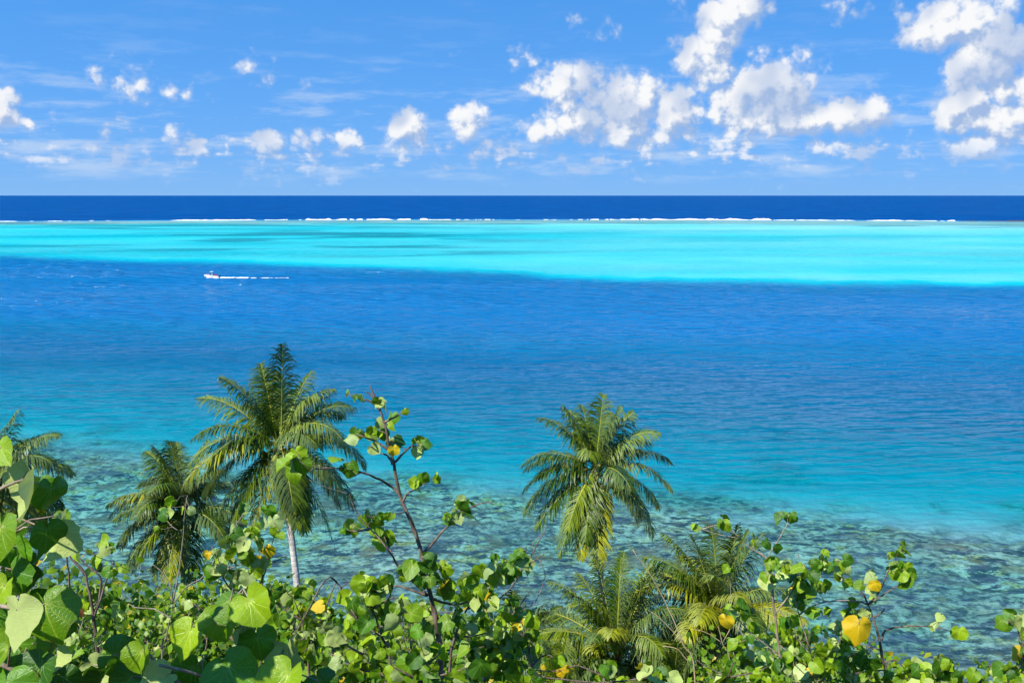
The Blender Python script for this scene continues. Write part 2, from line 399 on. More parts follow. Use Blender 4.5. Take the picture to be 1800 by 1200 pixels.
def coral_mask(x, y):
    d, ye, yb, yr = sea_depth(x, y)
    near = sstep((fbm(x / 5.0, y / 6.0, 91, 4) - 0.5) * 1.6 + (ye - y) / 16.0, -0.35, 0.45)
    patch = 0.45 * sstep(fbm(x / 9.0, y / 9.0, 95, 4), 0.58, 0.68) * (1 - sstep(y, ye + 5, ye + 40))
    n1 = fbm(x / 60.0, y / 90.0, 55, 4) - 0.5
    flat = sstep(y, yr - 235 + 120 * n1, yr - 150 + 120 * n1) * 0.5
    rim = np.exp(-((y - yb + 4) / 5.0) ** 2) * sstep(x, -60, 60) * sstep(fbm(x / 30.0, x * 0 + .7, 9, 3), .3, .55) * .9
    return np.clip(np.maximum(np.maximum(near, patch), np.maximum(flat, rim)), 0, 1)
def weed_mask(x, y):
    d, ye, yb, yr = sea_depth(x, y)
    side = x / np.maximum(y, 1)
    a = sstep(fbm(x / 110.0, y / 42.0, 131, 5), 0.55, 0.68) * (1 - 0.85 * sstep(side, -0.12, 0.08)) * sstep(y, yb + 60, yb + 160)
    b = sstep(fbm(x / 150.0 + 9, y / 60.0, 151, 5), 0.60, 0.72) * sstep(y, yr - 520, yr - 250) * 0.8
    return np.clip(np.maximum(a, b) * 0.75, 0, 0.8)
xs_n = np.arange(-110, 111, 1.25); xs_f = geom(110, 1500, 1.4, 1.045)[1:]
xs_floor = np.concatenate([-xs_f[::-1], xs_n, xs_f])
ys_floor = np.concatenate([np.arange(46, 200, 1.1), geom(200, 1700, 1.4, 1.012)])
def floor_z(x, y):
    d, ye, yb, yr = sea_depth(x, y)
    near = (1 - sstep(y, ye - 4, ye + 12))
    lump = (fbm(x / 2.6, y / 2.6, 301, 3) - 0.5) * 1.1 * near * sstep(d, 0.3, 1.4)
    d = np.minimum(d, 1.1) + np.maximum(d - 1.1, 0) * 0.10        # seen at a low angle the bottom lies at its raised, apparent depth
    return np.minimum(-d + lump, np.where(y > 64, -0.12, 4.0))
sea_floor = grid('sea_floor', xs_floor, ys_floor, floor_z, floor_material(), {'coral': coral_mask, 'weed': weed_mask, 'mud': lambda x, y: 1 - sstep(y, np.interp(x, EDGE_X, EDGE_Y) - 60, np.interp(x, EDGE_X, EDGE_Y) - 20)})
xs_f = geom(120, 70000, 3.4, 1.06)[1:]
xs_w = np.concatenate([-xs_f[::-1], np.arange(-120, 121, 3.0), xs_f])
ys_w = np.concatenate([-geom(60, 20000, 60, 1.5)[::-1], np.arange(-40, 52, 10), geom(52, 80000, 1.5, 1.016)])
WATER = water_material()
water = grid('lagoon_water', xs_w, ys_w, lambda x, y: x * 0.0, WATER, {'depth': lambda x, y: np.where(y < 50, 2, np.where(y > 2000, 240, sea_depth(x, y)[0]))})
# ------------------------------------------------------------------ hillside
def soil_material():
    m, t, out = mat_new('hillside_soil')
    P = t.n('ShaderNodeTexCoord').outputs['Object']
    n = t.noise(P, 1.3, 6.0, 0.65); n2 = t.noise(P, 0.3, 3.0)
    c = t.mix(t.ss(n, 0.4, 0.65), (0.035, 0.032, 0.018), (0.10, 0.085, 0.05)); c = t.mix(t.ss(n2, 0.4, 0.6, 0, 0.6), c, (0.04, 0.06, 0.015))
    principled(t, out, c, 0.95, t.bump(n, 0.8, 0.3), 0.2); return m
def hill_z(x, y):
    z = np.where(y > 0, 33.3 - 0.565 * y, 33.3 - 0.25 * y)
    return z + 0.35 * np.sin(x * 0.31 + y * 0.17) + 0.2 * np.sin(x * 0.83 - y * 0.41) + 0.3 * (fbm(x / 2.0, y / 2.0, 8, 3) - 0.5)
hill = grid('hillside', np.concatenate([np.arange(-400, -60, 10), np.arange(-60, 60, 1.0), np.arange(60, 401, 10)]),
            np.concatenate([np.arange(-120, -5, 5), np.arange(-5, 74, 1.0)]), hill_z, soil_material())

# ------------------------------------------------------------------ surf, reef rocks
def foam_material():
    m, t, out = mat_new('sea_foam')
    n = t.noise(t.n('ShaderNodeTexCoord').outputs['Object'], 1.2, 5.0, 0.6)
    principled(t, out, t.mix(n, (0.80, 0.84, 0.87), (0.94, 0.95, 0.95)), 0.8, t.bump(n, 0.5, 0.4), 0.2); return m
FOAM = foam_material()
def surf_ridge(x0, x1, h, seed, off=0.0, holes=0.28, deep=5.0):
    nx = max(10, int((x1 - x0) / 1.1)); ny = 9
    xs = np.linspace(x0, x1, nx); v = []; f = []
    u = (xs - x0) / (x1 - x0)
    env = np.clip(np.minimum(u, 1 - u) * 9, 0, 1) ** 0.6
    hh = h * env * (0.15 + 1.9 * fbm(xs / 14.0, xs * 0 + seed, seed, 5) ** 1.6)
    br = fbm(xs / 6.0, xs * 0 + 3.1 * seed, seed + 5, 4)
    for i in range(nx):
        yc = float(crest_y(np.array([xs[i]]))[0]) - 26 + off + 3.0 * math.sin(xs[i] * 0.03 + seed)
        for j in range(ny):
            q = j / (ny - 1)
            lump = 0.7 + 0.6 * float(vnoise(np.array([xs[i] / 1.7]), np.array([j * 0.9 + seed]), seed + 9)[0])
            z = hh[i] * math.sin(math.pi * q) ** 0.8 * lump - 0.03
            v.append((xs[i], yc + (q - 0.5) * deep * (0.6 + 0.8 * br[i]), max(z, -0.03)))
    for i in range(nx - 1):
        if br[i] < holes: continue
        for j in range(ny - 1):
            a = i * ny + j; f.append((a, a + ny, a + ny + 1, a + 1))
    return v, f
def ux(u): return (u - 900) / F * 1440.0
SURF = [(-4, 13, 1.3, 0, 'small white breaker at the far left end of the reef line', .2),
 (16, 93, 2.2, 0, 'low white breaker near the left end of the reef', .15), (99, 184, 1.3, 0, 'thin broken surf line right of the leftmost breakers', .33),
 (192, 250, 1.2, 18, 'faint patchy surf between the left breakers and the long bright one', .42), (322, 462, 3.4, 4, 'long bright breaker above and left of the tall palm', .08),
 (455, 548, 1.5, 8, 'thin broken surf joining two bright breakers left of centre', .36), (543, 588, 4.0, 8, 'tallest white breaker above the tall coconut palm', .06),
 (585, 692, 2.5, 6, 'bright breaker just right of the tallest one', .2), (686, 795, 2.2, 2, 'thinning surf line left of the middle of the reef', .24),
 (792, 880, 1.3, 0, 'dashes of surf at the middle of the reef', .42), (900, 1092, 1.3, 2, 'long broken surf line just right of the middle', .40),
 (1088, 1120, 4.0, 6, 'blocky bright breaker starting the right hand surf', .05), (1116, 1236, 2.6, 3, 'bright surf between the two right hand breakers', .12),
 (1228, 1344, 3.5, 4, 'long thick white breaker right of centre', .05), (1340, 1478, 1.5, 0, 'thin white surf line trailing right from the thick breaker', .16),
 (1496, 1562, 2.1, 4, 'short white breaker near the right end of the reef', .15), (1556, 1618, 1.2, 0, 'thin surf line beside the dark reef rocks', .2),
 (1622, 1634, 1.6, 8, 'last small splash of surf before the dark rocks', .1)]
for i, (u0, u1, h, off, lab, ho) in enumerate(SURF):
    ho = ho + .16 if h < 2.4 else ho + .07
    b = MB(); v, f = surf_ridge(ux(u0), ux(u1), h * .58, 13 + i, off, ho); b.add(v, f)
    tag(b.build('breaking_wave', FOAM), lab, 'wave', 'breakers along the barrier reef')
def rock_material():
    m, t, out = mat_new('reef_rock')
    n = t.noise(t.n('ShaderNodeTexCoord').outputs['Object'], 0.8, 6.0, 0.65)
    principled(t, out, t.mix(n, (0.02, 0.022, 0.028), (0.11, 0.10, 0.09)), 0.85, t.bump(n, 0.8, 0.5)); return m
ROCK = rock_material()
for i, (u0, u1, h, lab) in enumerate([(1640, 1668, .7, 'low dark reef rocks beside the last splash of surf'), (1672, 1706, 1.1, 'dark reef rocks second from the surf end'), (1706, 1742, 1.5, 'tallest dark reef rocks at the right end of the reef'), (1745, 1778, 1.0, 'dark reef rocks second from the right picture edge'), (1778, 1830, 1.3, 'dark reef rocks cut by the right picture edge')]):
    b = MB(); v, f = surf_ridge(ux(u0), ux(u1), h, 71 + i, 2, 0.0, 9.0); b.add(v, f)
    tag(b.build('reef_rock', ROCK, smooth=False), lab, 'rock', 'rocks on the reef edge')

# ------------------------------------------------------------------ motorboat
def simple(name, col, rough=0.4, spec=0.5):
    m, t, out = mat_new(name)
    n = t.noise(t.n('ShaderNodeTexCoord').outputs['Object'], 6.0, 4.0)
    principled(t, out, t.mix(t.m('MULTIPLY', n, 0.3), col, tuple(c * 0.7 for c in col)), rough, None, spec); return m
GEL = simple('white_gelcoat', (0.86, 0.86, 0.85), 0.25); RED = simple('red_vinyl', (0.55, 0.07, 0.04), 0.5)
DARK = simple('dark_metal', (0.03, 0.03, 0.035), 0.4); STEEL = simple('steel', (0.5, 0.5, 0.5), 0.3); CANVAS = simple('white_canvas', (0.85, 0.85, 0.84), 0.8)
TEAK = simple('tan_deck', (0.42, 0.30, 0.18), 0.7); SMOKE = simple('smoked_windscreen', (0.03, 0.05, 0.07), 0.1)
bc = at(372.5, 490.6, 425.0); bc.z = 0.0
boat = thing('motorboat', 'white motorboat speeding left across the blue channel', 'boat', bc)
def loft(sections):
    n = len(sections[0]); v = [q for s_ in sections for q in s_]; f = []
    for i in range(len(sections) - 1):
        for k in range(n - 1): f.append((i * n + k, i * n + k + 1, (i + 1) * n + k + 1, (i + 1) * n + k))
    f.append(tuple(range(n))); f.append(tuple((len(sections) - 1) * n + k for k in range(n))[::-1]); return v, f
secs = []
for s_ in np.linspace(0, 1, 11):              # 0 stern, 1 bow (bow points to -x, slightly raised when planing)
    x = 3.1 - 6.4 * s_
    hb = 1.15 * (1 - max(0, (s_ - 0.45) / 0.55) ** 2.2) + 0.02
    keel = -0.25 + 0.25 * s_ + 0.85 * max(0, (s_ - 0.6) / 0.4) ** 2; sheer = 0.85 + 0.45 * s_
    ch = keel + 0.38 * (1 - 0.5 * s_) + 0.1
    secs.append([(bc.x + x, bc.y + dy * hb, bc.z + dz) for dy, dz in ((-1, sheer), (-0.92, ch), (0, keel), (0.92, ch), (1, sheer), (0.86, sheer + 0.03), (0.8, sheer - 0.22), (-0.8, sheer - 0.22), (-0.86, sheer + 0.03), (-1, sheer))])
b = MB(); b.add(*loft(secs)); b.build('hull', GEL, boat, smooth=False)
b = MB(); b.box((bc.x + 1.3, bc.y, 0.79), (2.9, 1.75, 0.06)); b.build('cockpit_floor', TEAK, boat, False)
b = MB(); b.add(*loft([[(bc.x + x, bc.y - w, z), (bc.x + x, bc.y - w * .7, z + h), (bc.x + x, bc.y + w * .7, z + h), (bc.x + x, bc.y + w, z)] for x, w, z, h in ((-0.4, .95, .98, .36), (-1.4, .85, 1.06, .24), (-2.5, .5, 1.16, .1), (-3.05, .12, 1.22, .02))])); b.build('foredeck', GEL, boat, False)
b = MB(); b.add([(bc.x - .75, bc.y - .85, 1.3), (bc.x - .75, bc.y + .85, 1.3), (bc.x - .25, bc.y + .8, 1.85), (bc.x - .25, bc.y - .8, 1.85), (bc.x - .70, bc.y - .85, 1.3), (bc.x - .70, bc.y + .85, 1.3), (bc.x - .20, bc.y + .8, 1.85), (bc.x - .20, bc.y - .8, 1.85)], [(0, 1, 2, 3), (7, 6, 5, 4), (0, 4, 5, 1), (3, 2, 6, 7), (0, 3, 7, 4), (1, 5, 6, 2)]); b.build('windscreen', SMOKE, boat, False)
b = MB(); b.box((bc.x + .1, bc.y, 1.35), (.55, .8, 1.1)); b.build('console', GEL, boat, False)
for (x, y, w) in ((1.0, 0, 1.2), (2.1, 0, 1.5)):
    s_ = MB(); s_.box((bc.x + x, bc.y + y, 1.05), (.5, w, .45)); s_.box((bc.x + x + .28, bc.y + y, 1.36), (.12, w, .5)); s_.build('seat', RED, boat, False)
s_ = MB(); s_.add(*loft([[(bc.x - 1.2 - q * 1.0, bc.y - .55 + q * .2, 1.32 + .02 * q), (bc.x - 1.2 - q, bc.y - .45 + q * .2, 1.47), (bc.x - 1.2 - q, bc.y + .45 - q * .2, 1.47), (bc.x - 1.2 - q, bc.y + .55 - q * .2, 1.32)] for q in (0, .5, 1)])); s_.build('bow_cushion', RED, boat, False)
b = MB()
for k in range(6):
    a = k / 5
    b.add([(bc.x - .55 + 1.25 * a, bc.y + y, 2.72 + .14 * math.sin(math.pi * a) - .1 * abs(y)) for y in (-.9, -.45, 0, .45, .9)] + [(bc.x - .55 + 1.25 * a, bc.y + y, 2.62 + .14 * math.sin(math.pi * a) - .1 * abs(y)) for y in (-.9, -.45, 0, .45, .9)], [])
fs = []
for k in range(5):
    for j in range(4): fs += [(k * 10 + j, k * 10 + j + 1, k * 10 + 11 + j, k * 10 + 10 + j), (k * 10 + 15 + j, k * 10 + 16 + j, k * 10 + 6 + j, k * 10 + 5 + j)]
    fs += [(k * 10, k * 10 + 10, k * 10 + 15, k * 10 + 5), (k * 10 + 4, k * 10 + 9, k * 10 + 19, k * 10 + 14)]
fs += [(j, 5 + j, 6 + j, 1 + j) for j in range(4)] + [(50 + j, 51 + j, 56 + j, 55 + j) for j in range(4)]
b.f = fs; b.build('canopy', CANVAS, boat)
for sx in (-.35, .5):
    for sy in (-.7, .7):
        p_ = MB(); p_.tube([(bc.x + sx * .7 + .1, bc.y + sy, .95), (bc.x + sx, bc.y + sy, 2.62)], .035, 6); p_.build('canopy_pole', DARK, boat)
b = MB(); b.add(*loft([[(bc.x + x, bc.y - w, z0), (bc.x + x, bc.y - w, z1), (bc.x + x, bc.y + w, z1), (bc.x + x, bc.y + w, z0)] for x, w, z0, z1 in ((3.08, .16, .75, 1.15), (3.3, .22, .7, 1.32), (3.65, .2, .75, 1.28), (3.8, .1, .8, 1.15))])); b.box((bc.x + 3.35, bc.y, .3), (.22, .16, .9)); b.build('outboard_motor', DARK, boat, False)
for y in (-1, 1):
    p_ = MB(); p_.tube([(bc.x - 3.1, bc.y + y * .12, 1.62), (bc.x - 2.4, bc.y + y * .55, 1.6), (bc.x - 1.5, bc.y + y * .92, 1.52), (bc.x - 1.0, bc.y + y * 1.02, 1.2)], .025, 5); p_.build('bow_rail', STEEL, boat)
# churned wake
def foam_strip(x0, x1, wfun, seed, thr, yoff=lambda x: 0.0, h=0.16):
    xs = np.arange(x0, x1, 0.28); ny = 9; v = []; f = []
    for i, x in enumerate(xs):
        w = wfun(x)
        for j in range(ny):
            q = j / (ny - 1) - 0.5
            z = h * float(vnoise(np.array([x / .7]), np.array([j * .8]), seed)[0]) * (1 - (2 * q) ** 2) + 0.02
            v.append((bc.x + x, bc.y + yoff(x) + q * w, z))
    for i in range(len(xs) - 1):
        for j in range(ny - 1):
            nv = float(fbm(np.array([xs[i] / 2.2]), np.array([j / 3.0]), seed + 3, 3)[0]) - 0.25 * abs(j - 3.5) / 4
            if nv > thr(xs[i]): a = i * ny + j; f.append((a, a + ny, a + ny + 1, a + 1))
    return v, f
wake = thing('boat_wake', 'white foaming wake trailing right behind the motorboat', 'wake', bc + Vector((3.4, 0, 0)))
b = MB(); b.add(*foam_strip(3.2, 16, lambda x: 1.0 + .09 * x, 5, lambda x: .12 + .010 * x, h=.45)); b.build('foam', FOAM, wake)
b = MB(); b.add(*foam_strip(15, 33, lambda x: 1.5 + .02 * x, 9, lambda x: .10 + .011 * x, h=.14)); b.build('foam', FOAM, wake)
b = MB(); b.add(*foam_strip(-2.0, 3.4, lambda x: .5, 39, lambda x: .2, lambda x: -1.2, .2)); b.build('foam', FOAM, wake)
# ------------------------------------------------------------------ plant materials
def leaf_material(name, top, top2, under, vein, trans=0.27, spread=0.45):
    m, t, out = mat_new(name)
    uv = t.n('ShaderNodeUVMap').outputs[0]; s = t.sep(uv)
    oi = t.n('ShaderNodeObjectInfo'); rnd = oi.outputs['Random']
    P = t.n('ShaderNodeTexCoord').outputs['Object']
    th = t.m('MULTIPLY', t.m('ABSOLUTE', t.m('ADD', s[0], -0.5)), 360.0)          # degrees from the midrib
    k = t.m('PINGPONG', th, 14.5)
    dist = t.m('MULTIPLY', t.m('MULTIPLY', k, math.pi / 180), s[1])
    vw = t.mixf(t.ss(th, 2.0, 12.0), 0.032, 0.022)
    ve = t.m('MULTIPLY', t.ss(dist, 0.0, vw, 1.0, 0.0), t.ss(s[1], 0.75, 1.0, 1.0, 0.3))
    # fine side veins running off the palmate ones
    sv = t.m('PINGPONG', t.m('MULTIPLY_ADD', k, 0.006, s[1]), 0.055)
    sv = t.ss(sv, 0.0, 0.012, 0.35, 0.0)
    vv = t.m('MAXIMUM', ve, sv)
    n = t.noise(P, 7.0, 4.0, 0.6); n2 = t.noise(P, 40.0, 2.0)
    mixr = t.m('ADD', t.m('MULTIPLY', n, 0.55), t.m('MULTIPLY_ADD', rnd, 0.8, -0.25), clamp=True)
    c = t.mix(mixr, top, top2)
    blot = t.ss(t.noise(t.v('ADD', P, t.xyz(t.m('MULTIPLY', rnd, 37.0), 0, 0)), 11.0, 3.0, 0.6), 0.66, 0.74, 0.0, 0.6)
    c = t.mix(blot, c, tuple(a * b for a, b in zip(top2, (1.35, 1.0, 0.8))))
    rim = t.m('MULTIPLY', t.ss(s[1], 0.93, 1.0), t.ss(t.noise(t.v('ADD', P, t.xyz(0, t.m('MULTIPLY', rnd, 53.0), 0)), 3.0, 2.0), 0.5, 0.62, 0.0, 0.8))
    spots = t.ss(t.noise(t.v('ADD', P, t.xyz(0, 0, t.m('MULTIPLY', rnd, 71.0))), 17.0, 2.0), 0.70, 0.75, 0.0, 0.7)
    c = t.mix(t.m('MULTIPLY', vv, 0.85), c, vein)
    c = t.mix(t.m('MAXIMUM', rim, spots), c, (0.16, 0.10, 0.03))
    geo = t.n('ShaderNodeNewGeometry')
    uc = t.mix(t.m('MULTIPLY', vv, 0.5), under, tuple(a * 1.15 for a in under))
    col = t.mix(geo.outputs['Backfacing'], c, uc)
    br = t.m('MULTIPLY_ADD', rnd, spread, 1.0 - spread * 0.5)
    col = t.v('MULTIPLY', col, t.xyz(br, br, br))
    bm = t.bump(t.m('ADD', t.m('MULTIPLY', vv, -0.5), t.m('MULTIPLY', n, 1.2)), 0.35, 0.01)
    p = t.n('ShaderNodeBsdfPrincipled'); t.put(p.inputs['Base Color'], col); t.put(p.inputs['Roughness'], t.mixf(geo.outputs['Backfacing'], t.m('MULTIPLY_ADD', n, 0.3, 0.22), 0.8))
    t.put(p.inputs['Specular IOR Level'], t.mixf(geo.outputs['Backfacing'], 0.42, 0.1)); t.put(p.inputs['Normal'], bm)
    tl = t.n('ShaderNodeBsdfTranslucent'); t.put(tl.inputs[0], t.mix(0.5, c, tuple(a * b for a, b in zip(top2, (1.25, 1.2, 0.6)))))
    mx = t.n('ShaderNodeMixShader'); mx.inputs[0].default_value = trans
    t.nt.links.new(p.outputs[0], mx.inputs[1]); t.nt.links.new(tl.outputs[0], mx.inputs[2]); t.nt.links.new(mx.outputs[0], out.inputs[0])
    return m
LEAF = leaf_material('hibiscus_leaf', (0.11, 0.27, 0.005), (0.30, 0.43, 0.007), (0.43, 0.53, 0.15), (0.40, 0.50, 0.05))
LEAF_D = leaf_material('hibiscus_leaf_deep_shaded', (0.030, 0.125, 0.004), (0.10, 0.25, 0.006), (0.38, 0.48, 0.14), (0.20, 0.36, 0.05))  # darker green; shade among the leaves is painted into this colour
LEAF_P = leaf_material('hibiscus_leaf_pale', (0.30, 0.42, 0.12), (0.42, 0.52, 0.18), (0.46, 0.54, 0.17), (0.5, 0.55, 0.2))
LEAF_Y = leaf_material('hibiscus_leaf_yellow', (0.84, 0.53, 0.006), (0.50, 0.42, 0.012), (0.72, 0.52, 0.05), (0.86, 0.66, 0.06), 0.3)
LEAF_R = leaf_material('dead_leaf', (0.10, 0.025, 0.012), (0.22, 0.09, 0.025), (0.22, 0.12, 0.06), (0.2, 0.1, 0.04), 0.15)

def small_leaf_material(name, a, b, c, trans=0.27, scale=9.0):
    m, t, out = mat_new(name)
    at_ = t.n('ShaderNodeAttribute', attribute_name='tint').outputs['Fac']
    col = t.mix(t.ss(at_, 0.0, 0.6), a, b); col = t.mix(t.ss(at_, 0.9, 0.97), col, c)
    geo = t.n('ShaderNodeNewGeometry')
    n = t.noise(t.n('ShaderNodeTexCoord').outputs['Object'], scale, 3.0)
    col = t.mix(t.ss(n, 0.35, 0.7, 0.0, 0.45), col, tuple(q * 0.55 for q in a))
    col = t.mix(t.m('MULTIPLY', geo.outputs['Backfacing'], 0.5), col, tuple(0.5 * (x + y) for x, y in zip(b, (0.3, 0.4, 0.18))))
    p = t.n('ShaderNodeBsdfPrincipled'); t.put(p.inputs['Base Color'], col); t.put(p.inputs['Roughness'], 0.4); t.put(p.inputs['Specular IOR Level'], 0.3)
    tl = t.n('ShaderNodeBsdfTranslucent'); t.put(tl.inputs[0], t.mix(0.5, col, b))
    mx = t.n('ShaderNodeMixShader'); mx.inputs[0].default_value = trans
    t.nt.links.new(p.outputs[0], mx.inputs[1]); t.nt.links.new(tl.outputs[0], mx.inputs[2]); t.nt.links.new(mx.outputs[0], out.inputs[0])
    return m
SMALL = small_leaf_material('creeper_leaf', (0.032, 0.11, 0.004), (0.19, 0.32, 0.008), (0.50, 0.36, 0.02))
PALM = small_leaf_material('palm_leaflet', (0.056, 0.118, 0.005), (0.225, 0.29, 0.008), (0.40, 0.34, 0.03), 0.22, 1.4)
PALM_D = small_leaf_material('palm_leaflet_shaded', (0.024, 0.066, 0.004), (0.105, 0.17, 0.008), (0.22, 0.22, 0.02), 0.2, 1.4)  # shaded copy of the leaflet, self-shadow painted into its colour
PALM_Y = small_leaf_material('palm_leaflet_old_sunlit', (0.16, 0.20, 0.006), (0.38, 0.385, 0.010), (0.44, 0.36, 0.05), 0.22, 1.4)  # yellow of older fronds, also painted sunlight on front fronds
PALM_B = small_leaf_material('palm_leaflet_dead', (0.16, 0.10, 0.05), (0.30, 0.20, 0.10), (0.36, 0.27, 0.15), 0.15, 1.4)
def bark_material(name, a, b, scale, bands=0.0):
    m, t, out = mat_new(name)
    P = t.n('ShaderNodeTexCoord').outputs['Object']
    n = t.noise(t.v('MULTIPLY', P, (1, 1, 0.35)), scale, 5.0, 0.65); s = t.sep(P)
    c = t.mix(t.ss(n, 0.35, 0.7), a, b); h = n
    if bands:
        rg = t.m('PINGPONG', t.m('ADD', s[2], t.m('MULTIPLY', n, 0.03)), bands)
        c = t.mix(t.ss(rg, 0.0, 0.018, 0.75, 0.0), c, tuple(q * 0.35 for q in a)); h = t.m('ADD', n, t.m('MULTIPLY', rg, 4.0))
    principled(t, out, c, 0.85, t.bump(h, 0.7, 0.02), 0.25); return m
BARK = bark_material('twig_bark', (0.085, 0.058, 0.042), (0.26, 0.20, 0.15), 22.0)
BARK_L = bark_material('pale_twig_bark', (0.20, 0.15, 0.10), (0.42, 0.34, 0.25), 22.0)
TRUNK = bark_material('palm_trunk', (0.42, 0.385, 0.34), (0.72, 0.68, 0.62), 5.0, 0.11)
HUSK = bark_material('palm_fibre', (0.11, 0.062, 0.03), (0.36, 0.23, 0.12), 14.0)
PETIOLE = bark_material('frond_rib', (0.42, 0.40, 0.04), (0.62, 0.56, 0.08), 3.0)
NUT = bark_material('coconut_husk', (0.52, 0.30, 0.03), (0.62, 0.42, 0.06), 9.0)
NUT_G = bark_material('green_coconut_husk', (0.18, 0.24, 0.03), (0.34, 0.34, 0.06), 9.0)
STRAW = bark_material('dry_stalk', (0.40, 0.29, 0.14), (0.58, 0.45, 0.26), 9.0)

# ------------------------------------------------------------------ coconut palms
def tint_attr(me, per_vert):
    a = me.attributes.new('tint', 'FLOAT', 'POINT'); a.data.foreach_set('value', np.array(per_vert, np.float32))
def make_frond(root, hub, d0, L, droop, rng, mats, nl=86, wid=0.050, ll=1.3, twist=0.0):
    N = 18; pts = []; p = Vector(hub); d = Vector(d0).normalized(); st = L / (N - 1)
    side0 = d.cross(Vector((0, 0, 1)))
    if side0.length < 0.12: side0 = Vector((rng.uniform(-1, 1), rng.uniform(-1, 1), 0))
    side0.normalize()
    wob = Vector((rng.uniform(-1, 1), rng.uniform(-1, 1), 0)) * 0.05
    tans = []
    for i in range(N):
        pts.append(p.copy()); tans.append(d.copy())
        p = p + d * st
        t_ = i / (N - 1)
        d = (d + (Vector((0, 0, -1)) * droop * (0.22 + 1.65 * t_) + wob) * (2.2 / N)).normalized()
    rib = MB(); rib.tube(pts, [0.030 * (1 - 0.88 * (i / (N - 1)) ** 0.7) for i in range(N)], 5)
    fr = rib.build('frond', PETIOLE, root)
    v = []; f = []; ti = []
    gap = [0.0] * nl
    for k in range(rng.randrange(1, 4)):
        a0 = rng.randrange(nl)
        for i in range(a0, min(nl, a0 + rng.randrange(2, 6))): gap[i] = 0.65
    for i in range(nl):
        t_ = 0.13 + 0.87 * (i + 0.5) / nl
        x = t_ * (N - 1); a = min(int(x), N - 2); q = pts[a].lerp(pts[a + 1], x - a); tg = tans[a].lerp(tans[a + 1], x - a).normalized()
        sd_ = (side0 - tg * side0.dot(tg)); sd_.normalize(); nrm = sd_.cross(tg)
        if nrm.z < 0 and abs(tg.z) < 0.9: nrm = -nrm
        if twist: sd_ = (sd_ * math.cos(twist * t_) + nrm * math.sin(twist * t_)); nrm = sd_.cross(tg)
        ln = ll * (math.sin(math.pi * (0.14 + 0.80 * t_)) ** 0.75) * (1.0 if t_ < 0.92 else 0.8)
        fw = 0.35 + 1.0 * t_ ** 1.5
        for s in (-1, 1):
            if rng.random() < 0.03 + gap[i]: continue
            l = ln * rng.uniform(0.68, 1.12)
            dr = (sd_ * s + tg * (fw + rng.uniform(-0.25, 0.25)) + nrm * rng.uniform(-0.1, 0.38)).normalized()
            g = rng.uniform(0.5, 1.45) * (0.7 + 0.5 * droop)
            b0 = len(v); w = wid * rng.uniform(0.8, 1.15); pp = q.copy(); tint = rng.random()
            wv = (tg - dr * tg.dot(dr)).normalized()
            for k in range(4):
                ww = w * (0.55, 1.0, 0.8, 0.0)[k]
                if k == 3: v.append(tuple(pp)); ti.append(min(1, tint + 0.12))
                else:
                    v.append(tuple(pp - wv * ww * 0.5)); v.append(tuple(pp + wv * ww * 0.5)); ti += [tint * 0.9, tint * 0.9]
                pp = pp + dr * (l / 3)
                dr = (dr + Vector((0, 0, -1)) * g * 0.8).normalized()
                wv = (wv - dr * wv.dot(dr)).normalized()
            f += [(b0, b0 + 1, b0 + 3, b0 + 2), (b0 + 2, b0 + 3, b0 + 5, b0 + 4), (b0 + 4, b0 + 5, b0 + 6)]
    b = MB(); b.add(v, f); me = b.mesh('leaflets', mats[rng.randrange(len(mats))], True); tint_attr(me, ti)
    link('leaflets', me, fr, 'stuff')
    return fr
def screen_dir(phi, c):
    """direction leaving the crown: phi in the plane across the view, c towards the viewpoint"""
    r_ = math.sqrt(max(0.0, 1 - c * c))
    return Vector((math.cos(R(phi)) * r_, -c, math.sin(R(phi)) * r_))
def nut(root, c, r, mat, rng):
    b = MB(); vs = []; fs = []; n, m_ = 8, 6
    for j in range(m_ + 1):
        th = math.pi * j / m_
        for i in range(n):
            a = 2 * math.pi * i / n
            k = 1 + 0.07 * math.cos(3 * a)
            vs.append((c.x + r * k * math.sin(th) * math.cos(a), c.y + r * k * math.sin(th) * math.sin(a), c.z + 1.25 * r * math.cos(th) * (1 if j else 1.08)))
    for j in range(m_):
        for i in range(n): fs.append((j * n + i, j * n + (i + 1) % n, (j + 1) * n + (i + 1) % n, (j + 1) * n + i))
    b.add(vs, fs); b.build('coconut', mat, root)
